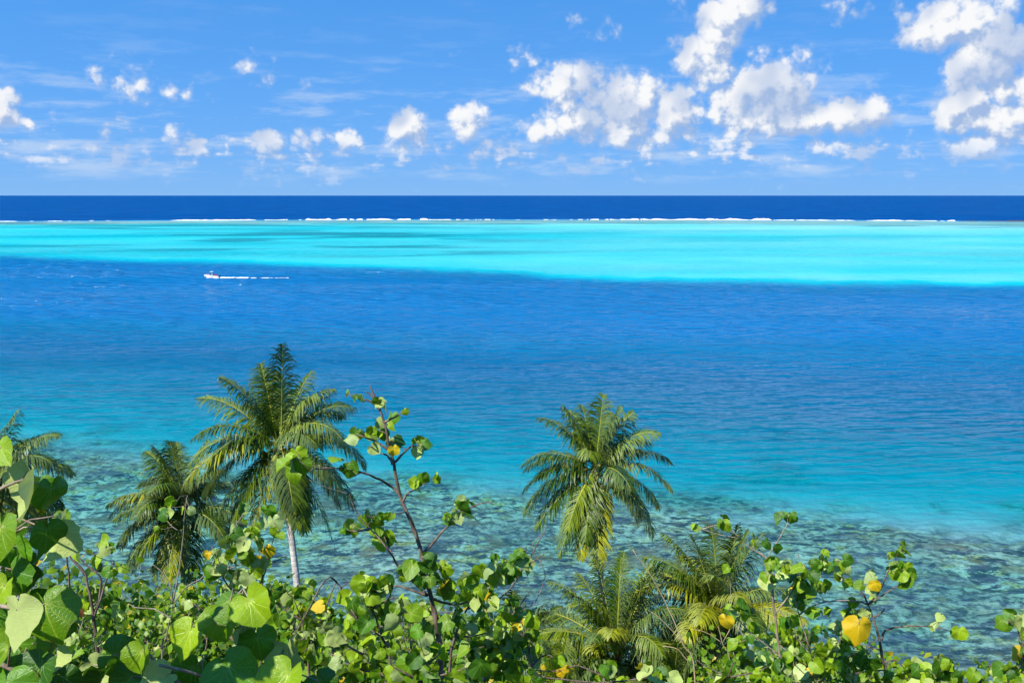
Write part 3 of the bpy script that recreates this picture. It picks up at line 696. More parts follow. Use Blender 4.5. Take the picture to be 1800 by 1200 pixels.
def palm(label, hub_uv, Y, fronds, seed, foot=None, mats=None, lscale=1.0, nuts=0, trunk_r=0.17, lean=(0, 0), dead=2, nl=86, ll=1.28, fill=12):
    rng = random.Random(seed); hub = at(*hub_uv, Y)
    if foot: fx = at(foot[0], foot[1], Y); base = Vector((fx.x, fx.y - lean[1], 0))
    else: base = Vector((hub.x + lean[0], hub.y + lean[1], 0))
    base.z = ground_z(base.x, base.y) - 0.3
    root = thing('palm_tree', label, 'palm tree', base, 'coconut palms on the slope')
    pts = []; n = 22
    for i in range(n):
        t_ = i / (n - 1); q = base.lerp(hub, t_)
        bow = math.sin(math.pi * t_) * 0.06 * (hub - base).length
        off = Vector((hub.x - base.x, hub.y - base.y, 0)) * (-0.22 * math.sin(math.pi * t_))
        pts.append(q + off)
    b = MB(); b.tube(pts, [trunk_r * (1.5 - 0.55 * min(1, i / 4)) * (1 - 0.22 * i / n) * (1 + 0.03 * math.sin(i * 2.1)) for i in range(n)], 10); b.build('trunk', TRUNK, root)
    # fibrous crown shaft
    b = MB()
    for k in range(16):
        a = rng.uniform(0, 6.28); p0 = hub + Vector((math.cos(a) * .12, math.sin(a) * .12, rng.uniform(-.45, .05)))
        d = Vector((math.cos(a), math.sin(a), rng.uniform(.2, 1.2))).normalized()
        b.tube([p0, p0 + d * .18, p0 + d * .34 + Vector((0, 0, -.04))], [.10, .07, .015], 5)
    b.build('crown_fibre', HUSK, root)
    fr_ = list(fronds)
    for k in range(fill):
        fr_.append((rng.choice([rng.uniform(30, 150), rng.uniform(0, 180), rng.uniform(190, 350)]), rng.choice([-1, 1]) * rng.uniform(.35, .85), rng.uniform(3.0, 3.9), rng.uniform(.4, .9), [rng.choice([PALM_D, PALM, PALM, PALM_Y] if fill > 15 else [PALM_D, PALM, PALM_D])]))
    for (phi, c, L, dr, *ex) in fr_:
        mm = ex[0] if ex else (mats or [PALM, PALM, PALM_D])
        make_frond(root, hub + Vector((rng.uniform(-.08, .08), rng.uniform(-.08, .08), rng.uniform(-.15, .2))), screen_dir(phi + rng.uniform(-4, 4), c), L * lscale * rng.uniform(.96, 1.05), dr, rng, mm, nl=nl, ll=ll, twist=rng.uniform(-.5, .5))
    for k in range(dead):
        a = rng.uniform(0, 6.28)
        make_frond(root, hub + Vector((math.cos(a) * .15, math.sin(a) * .15, -.3)), Vector((math.cos(a) * .5, math.sin(a) * .5, -.6)), 2.6 * rng.uniform(.8, 1.1), 1.6, rng, [PALM_B], nl=34, wid=.035, ll=.6)
    for k in range(nuts):
        a = -1.65 + (k - nuts / 2) * .42 + rng.uniform(-.2, .2)
        nut(root, hub + Vector((math.cos(a) * .66, math.sin(a) * .80, -.38 - .24 * (k % 3))), .15, NUT if k % 3 else NUT_G, rng)
    return root
O_ = [PALM_Y]; D_ = [PALM_D]  # sunlit yellow and shaded tones, handed out frond by frond
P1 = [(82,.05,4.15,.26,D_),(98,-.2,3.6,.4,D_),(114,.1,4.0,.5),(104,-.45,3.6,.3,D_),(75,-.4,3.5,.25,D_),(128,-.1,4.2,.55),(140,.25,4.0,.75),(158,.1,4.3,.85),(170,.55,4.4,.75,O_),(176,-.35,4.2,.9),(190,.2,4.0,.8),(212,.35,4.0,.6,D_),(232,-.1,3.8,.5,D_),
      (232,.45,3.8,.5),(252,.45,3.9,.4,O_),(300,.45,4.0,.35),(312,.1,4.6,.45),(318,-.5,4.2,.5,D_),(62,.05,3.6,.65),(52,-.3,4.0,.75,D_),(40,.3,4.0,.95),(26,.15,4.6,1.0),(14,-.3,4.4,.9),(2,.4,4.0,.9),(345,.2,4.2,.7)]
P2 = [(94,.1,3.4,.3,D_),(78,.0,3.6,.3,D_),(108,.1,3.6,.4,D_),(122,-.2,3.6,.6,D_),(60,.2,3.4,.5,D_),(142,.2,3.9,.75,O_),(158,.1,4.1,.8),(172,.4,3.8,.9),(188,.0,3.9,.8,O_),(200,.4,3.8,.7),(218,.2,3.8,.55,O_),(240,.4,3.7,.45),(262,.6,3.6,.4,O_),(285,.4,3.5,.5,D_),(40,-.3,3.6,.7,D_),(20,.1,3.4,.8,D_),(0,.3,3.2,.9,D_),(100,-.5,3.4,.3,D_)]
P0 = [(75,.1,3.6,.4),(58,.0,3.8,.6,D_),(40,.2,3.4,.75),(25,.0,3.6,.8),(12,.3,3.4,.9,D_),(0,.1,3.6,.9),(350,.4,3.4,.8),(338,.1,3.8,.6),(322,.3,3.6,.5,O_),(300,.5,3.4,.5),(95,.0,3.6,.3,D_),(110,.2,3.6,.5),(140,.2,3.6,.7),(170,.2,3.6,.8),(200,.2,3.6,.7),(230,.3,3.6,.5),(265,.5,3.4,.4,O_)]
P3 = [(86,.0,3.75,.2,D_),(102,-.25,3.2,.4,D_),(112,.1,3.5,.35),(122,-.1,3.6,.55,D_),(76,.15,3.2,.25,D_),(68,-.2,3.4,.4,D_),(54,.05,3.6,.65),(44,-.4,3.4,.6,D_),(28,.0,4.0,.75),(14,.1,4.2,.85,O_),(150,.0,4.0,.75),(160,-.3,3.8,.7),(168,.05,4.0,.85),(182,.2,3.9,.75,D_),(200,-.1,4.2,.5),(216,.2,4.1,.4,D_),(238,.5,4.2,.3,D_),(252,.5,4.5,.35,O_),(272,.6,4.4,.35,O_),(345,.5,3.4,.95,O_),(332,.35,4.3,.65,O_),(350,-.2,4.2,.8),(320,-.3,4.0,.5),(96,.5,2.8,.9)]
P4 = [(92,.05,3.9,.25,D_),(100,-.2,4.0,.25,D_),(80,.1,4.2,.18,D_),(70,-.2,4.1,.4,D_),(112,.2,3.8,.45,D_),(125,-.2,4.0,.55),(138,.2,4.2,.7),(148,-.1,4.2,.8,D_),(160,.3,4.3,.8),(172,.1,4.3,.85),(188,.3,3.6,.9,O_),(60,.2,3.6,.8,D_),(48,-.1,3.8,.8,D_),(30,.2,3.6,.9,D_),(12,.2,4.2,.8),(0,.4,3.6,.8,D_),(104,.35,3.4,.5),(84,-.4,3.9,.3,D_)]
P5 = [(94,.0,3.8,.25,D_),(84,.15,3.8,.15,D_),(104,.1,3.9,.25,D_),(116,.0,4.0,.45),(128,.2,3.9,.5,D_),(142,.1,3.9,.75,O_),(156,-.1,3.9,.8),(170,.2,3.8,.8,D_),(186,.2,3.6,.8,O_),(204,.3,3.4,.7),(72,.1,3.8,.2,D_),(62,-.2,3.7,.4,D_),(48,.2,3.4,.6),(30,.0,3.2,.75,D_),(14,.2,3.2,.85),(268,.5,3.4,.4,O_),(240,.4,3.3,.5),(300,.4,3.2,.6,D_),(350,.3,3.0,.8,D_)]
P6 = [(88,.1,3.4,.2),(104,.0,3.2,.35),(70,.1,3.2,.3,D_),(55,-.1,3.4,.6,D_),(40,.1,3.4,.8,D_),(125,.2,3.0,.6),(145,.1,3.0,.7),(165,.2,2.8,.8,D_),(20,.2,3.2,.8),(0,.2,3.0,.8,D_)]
palm('tall coconut palm with orange nuts and a pale curved trunk', (490, 783), 41.0, P1, 101, foot=(552, 1090), nuts=6, lean=(0, 1.5))
palm('shorter dark coconut palm close behind, left of the palm with orange nuts', (322, 893), 46.0, P2, 202, foot=(318, 1060), lscale=.98, nuts=1)
palm('coconut palm cut off by the left picture edge', (-6, 838), 44.0, P0, 303, lscale=1.02)
palm('middle coconut palm standing alone against the sea, long fronds hanging below', (1047, 825), 47.0, P3, 404, lscale=1.02, lean=(0.6, 0))
palm('low bushy palm with upright fronds just below the middle palm', (1084, 1146), 42.0, P4, 505, lscale=1.14, dead=3, fill=22)
palm('dark low palm right of the middle palm, leaves of a shrub before it', (1260, 1074), 43.0, P5, 606, lscale=1.14, dead=3, fill=22)
palm('small half hidden palm with a fan of fronds left of the low bushy palm', (895, 1165), 44.0, P6, 707, lscale=1.1, fill=8)
palm('young palm with fronds just showing at the bottom edge between the low palms', (1178, 1245), 40.0, P6, 808, lscale=1.0, fill=14)
palm('young palm with fronds showing at the bottom edge left of the low bushy palm', (985, 1250), 40.0, P6, 909, lscale=1.0, fill=12)
# ------------------------------------------------------------------ leaves
def leaf_mesh(name, mat, fold, droop, wave, cup, seed, hi=False, notch=True):
    rng = random.Random(seed)
    tab_t = [0, 7, 16, 32, 55, 80, 105, 130, 152, 170, 178]
    tab_r = [1.10, .985, .90, .845, .79, .735, .66, .575, .49, .38, .20]
    na = 14 if hi else 9; rings = (.3, .62, .85, 1.0) if hi else (.55, 1.0)
    th = [178 * (i / na) ** 0.92 for i in range(na + 1)]
    ths = [-q for q in th[::-1]] + th[1:]
    ph = rng.uniform(0, 6.28); bites = [(rng.uniform(-140, 140), rng.uniform(5, 11), rng.uniform(.06, .22)) for k in range(rng.choice((0, 1, 1, 3)))]
    v = [(0, 0, 0)]; uv = [(.5, 0)]
    for r_ in rings:
        for a in ths:
            rr = np.interp(abs(a), tab_t, tab_r) * r_ * (1 + ((0.02 * math.sin(a * .19 + ph) - sum(dp * math.exp(-((a - b0) / bw) ** 2) for b0, bw, dp in bites)) if r_ > .8 else 0))
            x = rr * math.sin(R(a)); y = rr * math.cos(R(a))
            z = fold * abs(x) - droop * (max(0, y) ** 2) - .35 * droop * max(0, -y) ** 2 + wave * r_ * r_ * math.sin(R(a) * 4 + ph) - cup * x * x
            # shallow troughs between the palmate veins
            z += (.03 if hi else .045) * r_ * math.cos(R(abs(a)) * 360 / (29 if hi else 58))
            v.append((x, y, z)); uv.append((.5 + a / 360, rr if False else r_ * .999))
    n = len(ths); f = [(0, 1 + i + 1, 1 + i) for i in range(n - 1)]
    for k in range(len(rings) - 1):
        for i in range(n - 1):
            a = 1 + k * n + i; f.append((a, a + 1, a + n + 1, a + n))
    me = bpy.data.meshes.new(name); me.from_pydata(v, [], f)
    ul = me.uv_layers.new(name='UVMap')
    for lp in me.loops: ul.data[lp.index].uv = uv[lp.vertex_index]
    me.polygons.foreach_set('use_smooth', [True] * len(me.polygons)); me.materials.append(mat); me.update()
    return me
def leaf_set(hi):
    out = {}
    for key, mat in (('g', LEAF), ('d', LEAF_D), ('p', LEAF_P), ('y', LEAF_Y), ('r', LEAF_R)):
        out[key] = [leaf_mesh('leaf', mat, fo, dr, wa, cu, 7 * i + 3, hi) for i, (fo, dr, wa, cu) in enumerate(((.26, .2, .06, .0), (.55, .3, .08, .0), (-.30, .34, .09, .25), (.85, .22, .09, .0), (.2, .5, .11, .45), (-.55, .25, .09, .1)))]
    return out
LS = leaf_set(False); LSH = leaf_set(True)
def flip_normal_check(me): pass
SUNH = Vector((sd.x, sd.y, sd.z))
class Plant:
    def __init__(self, name, label, cat, base, seed, group=None, bark=BARK):
        self.rng = random.Random(seed); self.base = Vector(base)
        self.root = thing(name, label, cat, self.base, group); self.st = MB(); self.nodes = []; self.bark = bark; self.nleaf = 0
    def stem(self, pts, r0, r1, sides=6, jag=0.0):
        pts = [Vector(q) for q in pts]
        # smooth resample with a little crookedness
        out = []
        for i in range(len(pts) - 1):
            a = pts[max(0, i - 1)]; b = pts[i]; c = pts[i + 1]; d = pts[min(len(pts) - 1, i + 2)]
            for k in range(4):
                t_ = k / 4
                q = 0.5 * ((2 * b) + (c - a) * t_ + (2 * a - 5 * b + 4 * c - d) * t_ ** 2 + (3 * b - a - 3 * c + d) * t_ ** 3)
                if jag: q = q + Vector((self.rng.uniform(-1, 1), self.rng.uniform(-1, 1), self.rng.uniform(-1, 1))) * jag
                out.append(q)
        out.append(pts[-1]); n = len(out)
        rad = [(r0 + (r1 - r0) * i / (n - 1)) * (1 + (.14 if self.rng.random() < .25 else 0)) for i in range(n)]
        self.st.tube(out, rad, sides); self.nodes += list(zip(out, rad)); return out
    def nearest(self, p):
        return min(self.nodes, key=lambda q: (q[0] - p).length_squared + 4 * max(0, q[0].z - p.z))
    def leaf(self, p, size, tip, normal, key='g', hi=False, origin=None, var=None):
        y = Vector(tip).normalized(); z = Vector(normal); z = (z - y * z.dot(y))
        if z.length < 1e-3: z = Vector((0, -1, 0.3)); z = z - y * z.dot(y)
        z.normalize(); x = y.cross(z)
        me = (LSH if hi else LS)[key][self.rng.randrange(6) if var is None else var]
        o = bpy.data.objects.new('leaf', me); COL.objects.link(o)
        M = Matrix((x, y, z)).transposed().to_4x4()
        asp = self.rng.uniform(.9, 1.12)
        o.matrix_world = Matrix.Translation(p) @ M @ Matrix.Diagonal((size * asp, size, size, 1))
        o.parent = self.root; o.matrix_parent_inverse = Matrix.Translation(-self.root.location)
        o.matrix_basis = Matrix.Translation(p) @ M @ Matrix.Diagonal((size * asp, size, size, 1))
        self.nleaf += 1
        if origin is not None:
            mid = (Vector(p) + origin) * .5 + Vector((0, 0, size * .12))
            self.st.tube([origin, mid, Vector(p)], [size * .022, size * .018, size * .016], 4, False)
    def spray(self, c, n, size, spread=1.0, yellow=0.04, pale=0.10, hi=False, up=0.0):
        """a cluster of n leaves round the end of a twig"""
        rg = self.rng; c = Vector(c)
        for k in range(int(round(n * 1.2))):
            s_ = size * rg.uniform(.66, 1.22)
            off = Vector((rg.gauss(0, 1), rg.gauss(0, .8), rg.gauss(0, .8)))
            off = off.normalized() * s_ * rg.uniform(.35, 1.0) * spread
            nm = (SUNH * 0.75 + Vector((0, -.45, .15)) + Vector((rg.gauss(0, .95), rg.gauss(0, .75), rg.gauss(0, .8)))).normalized()
            tp = Vector((off.x * .9 / s_ + rg.gauss(0, .65), off.y * .5 / s_ + rg.gauss(0, .2), -0.85 + up + rg.gauss(0, .4)))
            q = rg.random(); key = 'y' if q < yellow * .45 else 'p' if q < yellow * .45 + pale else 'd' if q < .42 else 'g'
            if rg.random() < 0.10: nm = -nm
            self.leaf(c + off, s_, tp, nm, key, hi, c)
    def twig_to(self, c, r=None):
        p, rad = self.nearest(c); L = (p - c).length
        if L < 1e-3: return
        r = r or min(rad * .6, .004 + L * .008)
        mid = p.lerp(c, .5) + Vector((self.rng.uniform(-1, 1), self.rng.uniform(-1, 1), self.rng.uniform(-.8, .4))) * L * .10
        self.stem([p, mid, c], max(r, .0025), max(r * .55, .002), 5)
    def done(self):
        self.st.build('stem', self.bark, self.root)
def px(n, Y): return n * Y / F
def base_under(u, Y, dy=0.0):
    p = at(u, 1200, Y + dy); return Vector((p.x, p.y, ground_z(p.x, p.y) - .1))
def poly(pts, Y):
    """points are (u, v) or (u, v, extra depth)"""
    return [at(q[0], q[1], Y + (q[2] if len(q) > 2 else 0)) for q in pts]
GRP = 'broad leaved shrubs on the slope'
def shrub(label, Y, stems, clusters, seed, leaf_px=30, base_u=None, name='shrub', cat='shrub', r0=.016, yellow=.04, pale=.10, bark=BARK, singles=(), hi=False, tw=None, spread=1.0):
    b = base_under(base_u if base_u is not None else stems[0][0][0], Y)
    P = Plant(name, label, cat, b, seed, GRP, bark)
    for i, s in enumerate(stems):
        pts = poly(s, Y)
        if i == 0: pts = [b] + pts
        P.stem(pts, r0 if i == 0 else min(.012, r0 * .5), r0 * .2 if i == 0 else .0035, jag=.0035)
    for c in clusters:
        u, v, n = c[:3]; lp = c[3] if len(c) > 3 else leaf_px; dz = c[4] if len(c) > 4 else P.rng.uniform(-.35, .35)
        q = at(u, v, Y + dz); P.twig_to(q, tw); P.spray(q, n, px(lp, Y) * .62, spread, yellow, pale, hi)
    for (u, v, lp, ang, key, *ex) in singles:
        q = at(u, v, Y + (ex[0] if ex else P.rng.uniform(-.1, .1))); s_ = px(lp, Y) * .62
        tip = Vector((math.cos(R(ang)), P.rng.uniform(-.3, .1), math.sin(R(ang))))
        nm = Vector((-.35, -.85, .4)) + Vector((P.rng.gauss(0, .25), 0, P.rng.gauss(0, .25)))
        if key.isupper(): nm = -nm
        o_ = P.nearest(q)[0]
        if (o_ - q).length > s_ * 1.6: P.twig_to(q + Vector((0, .01, 0))); o_ = q + Vector((0, .012, .01))
        P.leaf(q, s_, tip, nm, key.lower(), hi, o_)
    P.done(); return P

# ---- the tall sapling in front of the water
shrub('tall thin sapling with a dark bare stem in front of the shallow water', 7.6,
 [[(776,1190),(770,1110),(757,1050),(745,990),(728,930),(703,868),(690,805),(683,780),(676,745),(666,716),(652,694),(644,688)],
  [(703,868),(684,852),(650,835,-.2),(600,822,-.3),(545,826,-.5)], [(684,792),(662,776),(640,768,-.2),(625,763)], [(690,815),(706,800,.1),(722,785,.2),(742,783)], [(706,888),(714,870),(728,860,.1),(752,846)],
  [(738,978),(762,952,.1),(786,925,.2),(810,900),(850,883),(868,886)], [(752,1047),(735,1030),(715,1012,-.1),(698,992),(680,962,-.2),(652,930),(628,902),(614,868)],
  [(668,720),(650,704),(632,701),(612,692)], [(676,742),(690,735),(708,724)], [(662,705),(655,690),(650,677)], [(752,1047),(700,1030),(650,1028,.2)], [(757,1050),(800,1062,.1),(845,1045,.2),(880,1012,.3)],
  [(690,815),(680,800),(650,792)], [(650,930),(625,933),(605,930)]],
 [(522,806,3,34,-.5),(612,812,4,28,-.3),(690,775,3,26),(640,762,4,28),(730,778,4,26),(672,706,2,26),(628,694,2,20),(612,690,2,15),(683,738,3,26),(668,757,4,24),(735,850,3,26),(757,842,2,22),
  (800,900,5,34),(822,886,3,28),(790,912,3,26),(655,908,4,28),(672,936,3,38),(620,925,3,26),(685,905,2,24),(712,1000,5,36),(760,985,4,36),(770,1000,4,30),(750,1015,3,26),(600,932,2,16),(870,1008,5,30),(840,1040,5,30),(778,1030,5,30),(800,1075,5,34)],
 11, leaf_px=26, r0=.026, name='sapling', cat='sapling', yellow=.02, pale=.05,
 singles=[(520,795,38,-70,'g'),(515,828,40,-100,'g'),(692,788,26,-80,'y'),(711,722,16,-60,'g'),(672,705,24,-120,'D'),(655,786,26,-40,'D')])
shrub('leafy shrub with stacked pale and green leaves left of the sapling foot', 7.0,
 [[(688,1190),(672,1120),(655,1070),(640,1030)],[(672,1120),(630,1090),(606,1070)],[(655,1070),(690,1050),(702,1060)],[(640,1150),(600,1130),(575,1120)],[(662,1100),(690,1100),(706,1095)],[(626,1085),(590,1020,.2),(570,1022),(540,1075),(500,1150)]],
 [(630,1012,4,34),(655,1020,5,40),(668,1032,4,38),(640,1040,4,40),(628,1058,4,48),(665,1062,4,40),(702,1080,3,42),(690,1108,3,34),(645,1080,4,36),(620,1095,4,34),(590,1120,4,34),(700,1060,3,28),(578,1145,3,34),(660,1115,4,34),(610,1140,4,34),(640,1160,5,36),(605,1175,5,38),(670,1150,5,36)],
 21, leaf_px=38, yellow=.04, pale=.16)
shrub('leafy shrub right of the sapling with clusters hanging over the shallows', 8.2,
 [[(790,1190),(800,1120),(820,1070),(850,1040),(880,1015)],[(820,1070),(880,1050,.2),(920,1000),(948,950),(962,925)],[(850,1040),(905,1010),(925,985)],[(800,1120),(860,1110),(905,1075),(930,1040)],[(920,1000),(940,985),(958,972)]],
 [(825,1020,5),(845,1030,5),(862,1005,5),(880,1010,4),(905,990,4),(915,975,4),(890,985,4),(860,1048,5),(835,1055,5),(905,1000,4),(925,965,2,24),(810,1045,5),(900,1065,4,30),(880,1095,4,32),(850,1085,4),(820,1100,5),(865,1130,5,34),(830,1140,5,36),(905,1130,4,34),(880,1170,5,36),(935,1080,4,30)],
 31, leaf_px=30, pale=.08)
shrub('low shrub with large ribbed leaves at the bottom edge below the sapling', 6.0,
 [[(730,1230),(725,1190),(722,1170)],[(725,1190),(760,1160),(775,1146)],[(725,1190),(690,1170)],[(725,1200),(800,1180),(845,1165)]],
 [(700,1190,4,40),(760,1185,4,40),(800,1195,4,40),(670,1195,4,40),(745,1150,3,32),(830,1190,4,38),(690,1145,3,30)],
 41, leaf_px=42, singles=[(722,1166,72,-88,'g'),(775,1140,46,-95,'g'),(845,1165,50,-60,'d'),(748,1118,32,-70,'p'),(735,1108,34,-150,'d')], hi=True)
shrub('broad shrub with pale stems and twisted twigs right of the low palms', 9.0,
 [[(1372,1210),(1370,1150),(1362,1080),(1358,1040),(1355,1005),(1345,980),(1312,958),(1290,935),(1268,920)],[(1355,1005),(1352,975),(1368,950),(1385,918)],[(1362,1080),(1400,1030),(1440,1010),(1468,1000)],[(1440,1210),(1420,1130),(1405,1080),(1395,1040)],[(1370,1150),(1330,1120),(1300,1090),(1290,1060)],[(1405,1080),(1440,1060),(1490,1055),(1520,1060)],[(1440,1210),(1470,1150),(1478,1110)],[(1268,920),(1240,928),(1225,932)],[(1395,1040),(1405,990),(1402,972)]],
 [(1268,912,3,24),(1325,950,2,24),(1355,953,2,26),(1388,905,4,26),(1352,985,3,26),(1372,990,4,28),(1360,1010,3,26),(1385,1000,4,28),(1400,1012,5,30),(1418,1005,5,28),(1440,985,4,28),(1450,990,4,28),(1470,1000,4,26),(1475,985,3,26),(1420,1030,5,30),(1440,1030,5,30),(1398,1040,4,28),(1300,1068,4,30),(1290,1090,2,40),(1320,1110,4,28),(1310,1125,4,28),(1285,1065,2,24),(1380,1090,4,26),(1400,1120,5,28),(1430,1120,5,28),(1445,1075,4,26),(1410,1060,4,28),(1460,1130,5,28),(1475,1100,4,26),(1395,1150,5,28),(1430,1160,5,30),(1460,1170,5,30),(1375,1170,5,28),(1350,1130,4,26),(1340,1165,5,28),(1310,1170,5,30),(1218,924,2,20),(1282,1000,3,20),(1420,1185,6,30),(1480,1180,5,30)],
 51, leaf_px=28, pale=.10, bark=BARK_L, yellow=.04, singles=[(1276,1088,34,-85,'y',-.6),(1347,1018,38,-60,'P')])
shrub('dark stemmed sapling with one big yellow leaf, right of the low palms', 9.4,
 [[(1556,1210),(1552,1165),(1545,1120),(1535,1085),(1526,1062)],[(1526,1062),(1545,1040,.1),(1558,1012),(1566,992)],[(1526,1062),(1515,1040),(1500,1025),(1475,1012)],[(1526,1062),(1560,1040),(1582,1028)],[(1550,1125),(1556,1108),(1580,1101),(1620,1100),(1655,1104),(1685,1112),(1705,1102)],[(1552,1165),(1575,1160),(1590,1175)],[(1535,1085),(1550,1075),(1556,1068)],[(1526,1062),(1500,1055),(1470,1056)]],
 [(1574,985,3,30),(1585,1005,4,34),(1560,975,2,24),(1595,1012,4,30),(1586,965,3,22),(1530,1015,3,28),(1522,1030,3,26),(1535,1045,2,24),(1480,1012,3,26),(1500,1080,4,24),(1512,1070,3,24),(1488,1100,3,26),(1480,1125,4,28),(1500,1150,5,30),(1470,1160,5,32),(1515,1165,5,32),(1490,1185,5,34),(1530,1190,4,32),(1655,1092,2,24),(1640,1098,1,20)],
 61, leaf_px=28, r0=.022, name='sapling', cat='sapling', yellow=.02, pale=.08, singles=[(1510,1098,58,-100,'y',-.7),(1538,1024,26,-70,'y',-.3),(1686,1108,34,-95,'g')])
shrub('low leafy shrub at the bottom edge right of the yellow leaf', 9.0,
 [[(1640,1220),(1638,1190),(1635,1175)],[(1640,1200),(1605,1180),(1600,1170)],[(1640,1200),(1665,1175),(1668,1162)]],
 [(1600,1172,4,26),(1620,1182,5,32),(1645,1188,6,36),(1665,1170,2,28),(1655,1165,2,26),(1610,1195,5,32),(1670,1195,4,32),(1590,1190,4,30),(1570,1192,4,30)], 71, leaf_px=30, pale=.12)
shrub('shaded dark leaved shrub in the bottom right corner', 8.0,
 [[(1790,1230),(1780,1190),(1755,1172),(1730,1168)],[(1780,1190),(1800,1150),(1790,1110),(1786,1090)],[(1790,1200),(1815,1170)]],
 [(1725,1168,3,16),(1740,1172,4,18),(1760,1178,5,26),(1778,1185,5,32),(1795,1180,5,36),(1788,1085,4,30),(1796,1108,3,30),(1780,1095,2,26),(1800,1140,4,34),(1720,1198,4,30),(1745,1198,5,32),(1770,1200,5,34),(1805,1165,5,36)], 81, leaf_px=30, yellow=.05)

# ---- big leaves close to the viewpoint
def near_shrub(label, Y, stems, leaves, seed, base):
    P = Plant('shrub', label, 'shrub', base, seed, GRP, BARK_L)
    for s, r0, r1 in stems: P.stem(poly(s, Y), r0, r1, 8)
    for (u, v, w, ang, yaw, pit, key, var, *dz) in leaves:
        q = at(u, v, Y + (dz[0] if dz else 0)); s_ = px(w, Y) * .64
        # yaw turns the blade to the right, pit turns it up; 0, 0 looks straight at the viewpoint
        nm = Vector((math.sin(R(yaw)) * math.cos(R(pit)), -math.cos(R(yaw)) * math.cos(R(pit)), math.sin(R(pit))))
        tip = Vector((math.cos(R(ang)), 0, math.sin(R(ang)))); tip = tip - nm * tip.dot(nm)
        if key.isupper(): nm = -nm
        o_ = P.nearest(q)[0]
        P.leaf(q, s_, tip, nm, key.lower(), True, None, var)
        mid = q.lerp(o_, .5) + Vector((0, .02, .03)); P.st.tube([o_, mid, q], [.0035, .0028, .0025], 6, False)
    P.done(); return P
g0 = Vector((-1.75, 2.1, ground_z(-1.75, 2.1) - .1))
near_shrub('big leaved shrub close by at the left edge with pale curled leaves', 2.6,
 [([(-60,1290,.2),(-30,1150,.1),(-25,1000,.1),(-20,880,.05),(-18,810)],.014,.007),([(-28,1060,.1),(10,1066,0),(36,1072)],.007,.004),([(-20,870,.05),(20,850),(52,840)],.0045,.003),([(-30,1150,.1),(30,1180,.1),(90,1200,.1)],.008,.005)],
 [(2,788,62,-48,-25,30,'g',0),
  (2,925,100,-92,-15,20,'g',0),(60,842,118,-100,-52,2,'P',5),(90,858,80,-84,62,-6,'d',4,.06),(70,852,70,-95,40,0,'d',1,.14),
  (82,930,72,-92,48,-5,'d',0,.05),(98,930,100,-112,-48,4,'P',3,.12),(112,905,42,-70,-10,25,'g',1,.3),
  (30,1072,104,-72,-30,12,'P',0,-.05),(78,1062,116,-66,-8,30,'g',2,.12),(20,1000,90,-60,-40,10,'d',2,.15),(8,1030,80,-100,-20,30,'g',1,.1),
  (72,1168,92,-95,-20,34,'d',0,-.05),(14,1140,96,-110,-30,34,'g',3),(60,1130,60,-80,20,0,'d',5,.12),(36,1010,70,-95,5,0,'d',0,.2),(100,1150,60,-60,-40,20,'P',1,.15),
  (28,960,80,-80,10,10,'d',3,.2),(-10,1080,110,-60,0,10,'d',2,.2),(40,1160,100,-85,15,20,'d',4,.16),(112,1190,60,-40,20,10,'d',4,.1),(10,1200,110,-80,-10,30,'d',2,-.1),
  (20,1020,138,-70,68,-28,'d',0,.35),(60,990,126,-100,68,-28,'d',2,.4),(10,940,126,-80,68,-28,'d',4,.35),(50,1060,138,-60,68,-28,'d',1,.4),(90,1110,126,-95,68,-28,'d',0,.4),(10,1120,138,-75,68,-28,'d',2,.35),(60,1150,138,-100,68,-28,'d',4,.4),(110,1170,114,-60,68,-28,'d',2,.35),(140,1195,103,-60,68,-28,'d',0,.3),(180,1190,114,-110,68,-28,'d',2,.35)], 91, g0)  # back row added to darken the gaps, blades turned from the sun
g1 = Vector((-.95, 2.6, ground_z(-.95, 2.6) - .1))
near_shrub('shrub with broad bright green leaves close by at the bottom edge', 3.1,
 [([(440,1330,.2),(436,1200,.15),(425,1090,.1),(412,1050,.05)],.012,.006),([(436,1200,.15),(480,1170,.1),(508,1172)],.008,.004),([(430,1140,.1),(380,1100,.08),(340,1100)],.007,.004),([(436,1240,.1),(330,1210),(262,1150)],.009,.005),([(436,1240,.1),(360,1190,0),(280,1168,-.1)],.007,.005)],
 [(335,1108,84,-100,-18,28,'g',0),(391,1083,82,-80,-22,22,'g',1),(404,1056,78,-158,-20,56,'g',2),(440,1057,84,-48,-14,32,'g',1,-.05),(432,1054,90,-62,50,0,'d',3,.08),
  (402,1174,112,-60,-5,34,'d',0,-.08),(452,1120,74,-80,20,10,'d',2,.06),(508,1140,92,-88,-20,-14,'P',2,.1),(507,1186,104,-92,-28,42,'g',1,-.1),(344,1172,80,-110,0,20,'d',3,.05),
  (250,1146,70,-92,-24,26,'g',1),(200,1150,92,-20,20,15,'d',4,.12),(165,1168,70,-40,10,10,'P',5,.2),(292,1188,74,-150,-10,24,'P',2,-.02),(424,1108,50,-70,35,-10,'P',5,.08),(470,1062,30,-90,-30,10,'g',3,.1),
  (230,1190,84,-120,10,30,'d',0,.1),(310,1210,100,-60,0,35,'d',2,.05),(380,1210,100,-100,0,30,'d',1,.05),(560,1196,70,-60,-10,30,'d',4,.1)], 95, g1)

